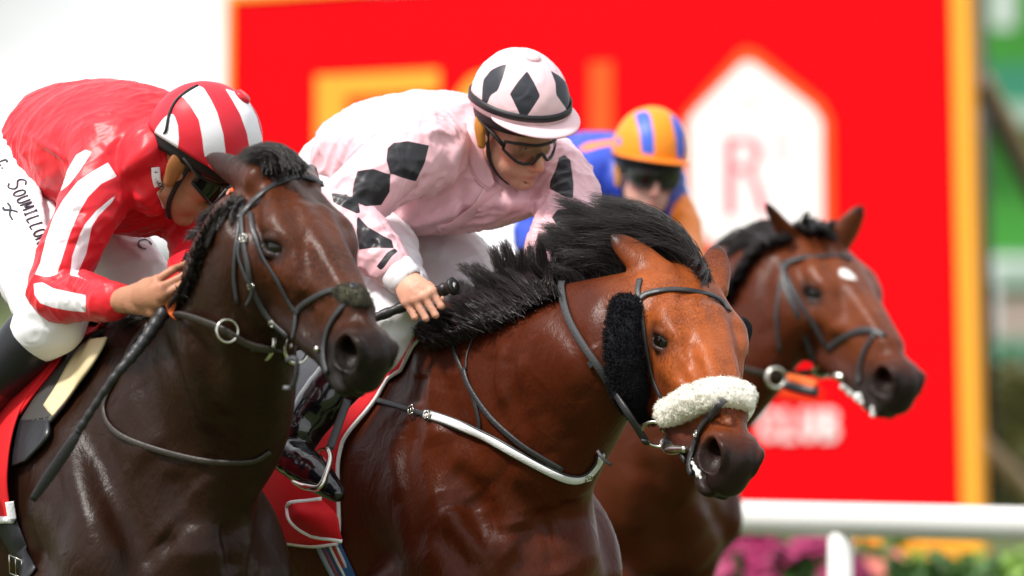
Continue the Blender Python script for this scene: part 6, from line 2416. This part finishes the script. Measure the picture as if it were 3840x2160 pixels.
# ---- hair
def hair_mat(name, c1, c2):
    m = mat(name, c1, .38, .5)
    t = m.node_tree
    b = t.nodes['Principled BSDF']
    o = t.nodes.new('ShaderNodeTexCoord')
    n = t.nodes.new('ShaderNodeTexNoise')
    n.inputs['Scale'].default_value = 24
    t.links.new(o.outputs['Object'], n.inputs['Vector'])
    x = t.nodes.new('ShaderNodeMix')
    x.data_type = 'RGBA'
    x.inputs[6].default_value = (*c1, 1)
    x.inputs[7].default_value = (*c2, 1)
    t.links.new(n.outputs[0], x.inputs[0])
    t.links.new(x.outputs[2], b.inputs['Base Color'])
    return m


M_mane = hair_mat('mane_black', (.008, .007, .007), (.022, .014, .012))


def mane(hs, name, roots, mids, tips, n, jit=.02, w0=.0016, spread=.35, seg=8, depth=.0, clumps=30, parent=None, m=None):
    """hair between three photo curves (x, y, distance): roots on the crest, a middle line, tips; strands gather into locks"""
    g = np.random.default_rng(len(roots) * 31 + n)
    def pt(q):
        if len(q) == 3 and q[2] is not None and abs(q[2]) < 90:
            return P(*q)
        a, n = hs['sk'].hit(q[0], q[1])
        return a + n * (q[3] if len(q) > 3 else .006)
    R_, M_, T_ = [np.array([pt(q) for q in c]) for c in (roots, mids, tips)]
    tt = np.linspace(0, 1, 200)
    Rr, Mm, Tt = [catmull(c, 200) for c in (R_, M_, T_)]
    u = g.uniform(0, 1, n)
    cl = np.round(u * clumps) / clumps                       # lock centres
    cu = np.clip(cl + (u - cl) * .35 + g.normal(size=n) * .008, 0, 1)
    iu, ic = (u * 199).astype(int), (cu * 199).astype(int)
    lock = np.round(u * clumps).astype(int)
    lr = g.normal(size=(clumps + 2, 3)) * jit
    ll = g.uniform(.72, 1.12, clumps + 2)
    ln = (ll[lock] * g.uniform(.75, 1.08, n))[:, None]
    layer = g.normal(size=(n, 1)) * spread
    r = Rr[iu] + g.normal(size=(n, 3)) * .008 + np.array([0, 1, 0]) * layer * .05
    if hs is not None:
        pass
    mid = Mm[ic] + lr[lock] * .5 + g.normal(size=(n, 3)) * jit * .35 + np.array([0, 1, 0]) * layer * .08
    tip = Tt[ic] + lr[lock] * 1.2 + g.normal(size=(n, 3)) * jit * .38 + np.array([0, 1, 0]) * layer * .12
    mid = r + (mid - r) * (.6 + .4 * ln)
    tip = mid + (tip - mid) * ln
    s = np.linspace(0, 1, seg)[None, :, None]
    cur = (1 - s) ** 2 * r[:, None] + 2 * s * (1 - s) * (mid[:, None] * 2 - (r[:, None] + tip[:, None]) / 2) + s ** 2 * tip[:, None]
    ph = g.uniform(0, 6.28, (n, 1, 3))
    cur += np.sin(s * g.uniform(4, 9, (n, 1, 1)) + ph) * s * jit * .22
    wd = w0 * g.uniform(.6, 1.3, n)
    o = hair(name, None, cur, m or M_mane, parent or hs['o'], w0=wd)
    if hs is not None and parent is None:
        o.matrix_parent_inverse = hs['o'].matrix_world.inverted()
    return o


bpy.context.view_layer.update()
# bright bay: the long mane streams back from the poll, shorter locks stand up along the neck
mane(HB, 'mane', [(2640, 1050, -.13), (2570, 1015, -.06), (2450, 1030, -.03), (2300, 1060, .03), (2190, 1095, .08), (2110, 1120, .10)],
     [(2520, 862, -.05), (2430, 850, .0), (2310, 870, .04), (2210, 915, .09), (2140, 975, .12), (2100, 1030, .14)],
     [(2250, 805, .0), (2160, 775, .05), (2090, 800, .09), (2065, 860, .13), (2075, 930, .16), (2085, 1000, .16)], 7000, .022, .0013, clumps=22, seg=10)
mane(HB, 'mane', [(2640, 1055, -.15), (2580, 1020, -.08), (2480, 1035, -.03), (2350, 1060, .0), (2230, 1090, .05), (2130, 1115, .08)],
     [(2580, 930, -.09), (2480, 905, -.05), (2380, 925, -.02), (2280, 960, .03), (2190, 1010, .07), (2120, 1050, .1)],
     [(2400, 880, -.05), (2300, 860, -.02), (2200, 880, .02), (2140, 930, .07), (2110, 990, .10), (2095, 1040, .12)], 5500, .018, .0013, clumps=26, seg=10)
mane(HB, 'mane', [(2085, 1120, .09), (2000, 1150, .12), (1900, 1195, .17), (1800, 1240, .24), (1700, 1280, .33), (1600, 1300, .42)],
     [(2070, 970, .12), (1960, 1010, .15), (1840, 1060, .20), (1750, 1130, .28), (1660, 1195, .36), (1585, 1250, .44)],
     [(2065, 860, .15), (1945, 905, .18), (1795, 990, .24), (1720, 1065, .32), (1640, 1155, .38), (1565, 1232, .46)], 6000, .015, .0014, clumps=22, seg=10)
mane(HB, 'mane', [(2100, 1120, .06), (1980, 1165, .11), (1870, 1215, .18), (1760, 1262, .26), (1640, 1298, .38)], [(2080, 1040, .09), (1940, 1090, .14), (1820, 1145, .2), (1700, 1205, .29), (1600, 1258, .4)],
     [(2040, 985, .11), (1895, 1040, .16), (1780, 1100, .23), (1690, 1165, .33), (1590, 1238, .42)], 7000, .013, .0014, clumps=26, seg=10)
mane(HB, 'forelock', [(2590, 985, -.12), (2620, 1010, -.16), (2650, 1040, -.20)], [(2610, 975, -.14), (2640, 1005, -.19), (2655, 1030, -.22)], [(2600, 1000, -.19), (2630, 1050, -.24), (2640, 1075, -.25)], 500, .008, .0011, clumps=6)
N_ = None
mane(HB, 'mane', [(2090, 1110), (1980, 1160), (1880, 1210), (1780, 1245), (1690, 1275), (1620, 1300)], [(2050, 1085, N_, .014), (1930, 1130, N_, .016), (1825, 1180, N_, .018), (1730, 1222, N_, .02), (1650, 1255, N_, .02), (1600, 1280, N_, .02)],
     [(1990, 1050, .12), (1860, 1100, .18), (1760, 1150, .25), (1670, 1195, .32), (1600, 1230, .39), (1560, 1270, .44)], 5000, .012, .0014, clumps=20, seg=9)
mane(HB, 'mane', [(2060, 1085), (1950, 1130), (1850, 1175), (1760, 1215), (1680, 1248), (1610, 1280)], [(2030, 1060, N_, .02), (1910, 1100, N_, .022), (1800, 1150, N_, .024), (1710, 1195, N_, .024), (1640, 1235, N_, .024), (1590, 1265, N_, .03)],
     [(1990, 1010, .13), (1850, 1060, .19), (1740, 1115, .26), (1650, 1170, .33), (1590, 1215, .40), (1550, 1260, .45)], 5000, .014, .0014, clumps=20, seg=9)
# dark horse: forelock blown back over the poll, hair along the crest and on the withers
mane(HA, 'forelock', [(1130, 640, -.99), (1100, 632, -.98), (1070, 628, -.96), (1030, 628, -.94), (990, 650, -.92)], [(1080, 570, -.94), (1050, 555, -.92), (1020, 550, -.90), (990, 565, -.88), (960, 600, -.88)],
     [(990, 575, -.88), (950, 570, -.86), (920, 580, -.85), (900, 600, -.84), (900, 625, -.84)], 3000, .013, .0010, clumps=9, seg=10)
mane(HA, 'mane', [(890, 735, -.86), (830, 790, -.82), (780, 865, -.76), (735, 945, -.72), (695, 1025, -.66), (650, 1110, -.60), (600, 1180, -.54)],
     [(850, 745, -.82), (790, 800, -.78), (745, 880, -.72), (712, 960, -.68), (680, 1030, -.60), (630, 1120, -.54), (575, 1190, -.48)],
     [(820, 800, -.80), (765, 850, -.76), (725, 920, -.70), (700, 1000, -.64), (665, 1070, -.58), (610, 1150, -.52), (545, 1215, -.46)], 2200, .012, .0015, clumps=24)
mane(HA, 'mane', [(895, 755), (838, 805), (792, 875), (757, 955), (732, 1035), (697, 1100)], [(868, 790, N_, .006), (806, 850, N_, .006), (766, 925, N_, .007), (736, 1000, N_, .007), (714, 1065, N_, .007), (680, 1130, N_, .008)],
     [(842, 850, N_, .006), (780, 915, N_, .006), (742, 990, N_, .006), (716, 1060, N_, .006), (694, 1115, N_, .006), (660, 1175, N_, .008)], 3200, .006, .0013, clumps=16, seg=9, spread=.05)
mane(HA, 'mane', [(620, 1175, -.52), (560, 1205, -.46), (500, 1240, -.38), (450, 1268, -.30)], [(560, 1165, -.50), (500, 1200, -.44), (440, 1235, -.36), (400, 1262, -.28)],
     [(490, 1185, -.48), (430, 1210, -.42), (370, 1250, -.34), (345, 1275, -.28)], 1400, .012, .0015, clumps=12)
# far bay
mane(HC, 'mane', [(2955, 890), (2880, 925), (2815, 985), (2765, 1060), (2720, 1130)], [(2890, 845, 3.28), (2810, 875, 3.33), (2745, 945, 3.40), (2705, 1025, 3.46), (2680, 1095, 3.52)],
     [(2800, 870, 3.30), (2735, 925, 3.36), (2700, 1005, 3.44), (2685, 1075, 3.5), (2660, 1150, 3.55)], 3000, .018, .0026, clumps=12)
mane(HC, 'forelock', [(2965, 885, 3.2), (3020, 872, 3.2), (3080, 875, 3.2), (3125, 890, 3.2)], [(2985, 845, 3.2), (3030, 835, 3.2), (3080, 845, 3.2), (3115, 868, 3.2)], [(3010, 850, 3.14), (3050, 860, 3.10), (3090, 885, 3.10), (3130, 880, 3.15)], 700, .012, .0026, clumps=8)
for r_ in [o for o in bpy.data.objects if o.type == 'EMPTY' and o.parent is None and o.name.split('.')[0] in ('bridle', 'reins', 'breastgirth', 'saddlecloth', 'saddle', 'girth', 'whip')]:
    adopt(r_)


def tail(hs, n=900):
    B = hs['B']
    g = np.random.default_rng(12)
    u = g.normal(size=(n, 3)) * np.array([.02, .02, .02])
    w = g.normal(size=(n, 3)) * np.array([.06, .05, .08])
    t = np.linspace(0, 1, 9)[None, :, None]
    a, b, c, d = [B(*q) for q in ((-1.36, 0, -.20), (-1.52, 0, -.16), (-1.72, .02, -.42), (-1.80, .05, -.92))]
    cur = (1 - t) ** 3 * (a + u)[:, None] + 3 * t * (1 - t) ** 2 * (b + u)[:, None] + 3 * t ** 2 * (1 - t) * (c + w * .6)[:, None] + t ** 3 * (d + w)[:, None]
    o = hair('tail', None, cur, M_mane, hs['o'], w0=.0022)
    o.matrix_parent_inverse = hs['o'].matrix_world.inverted()


for hs_ in HORSES:
    tail(hs_)
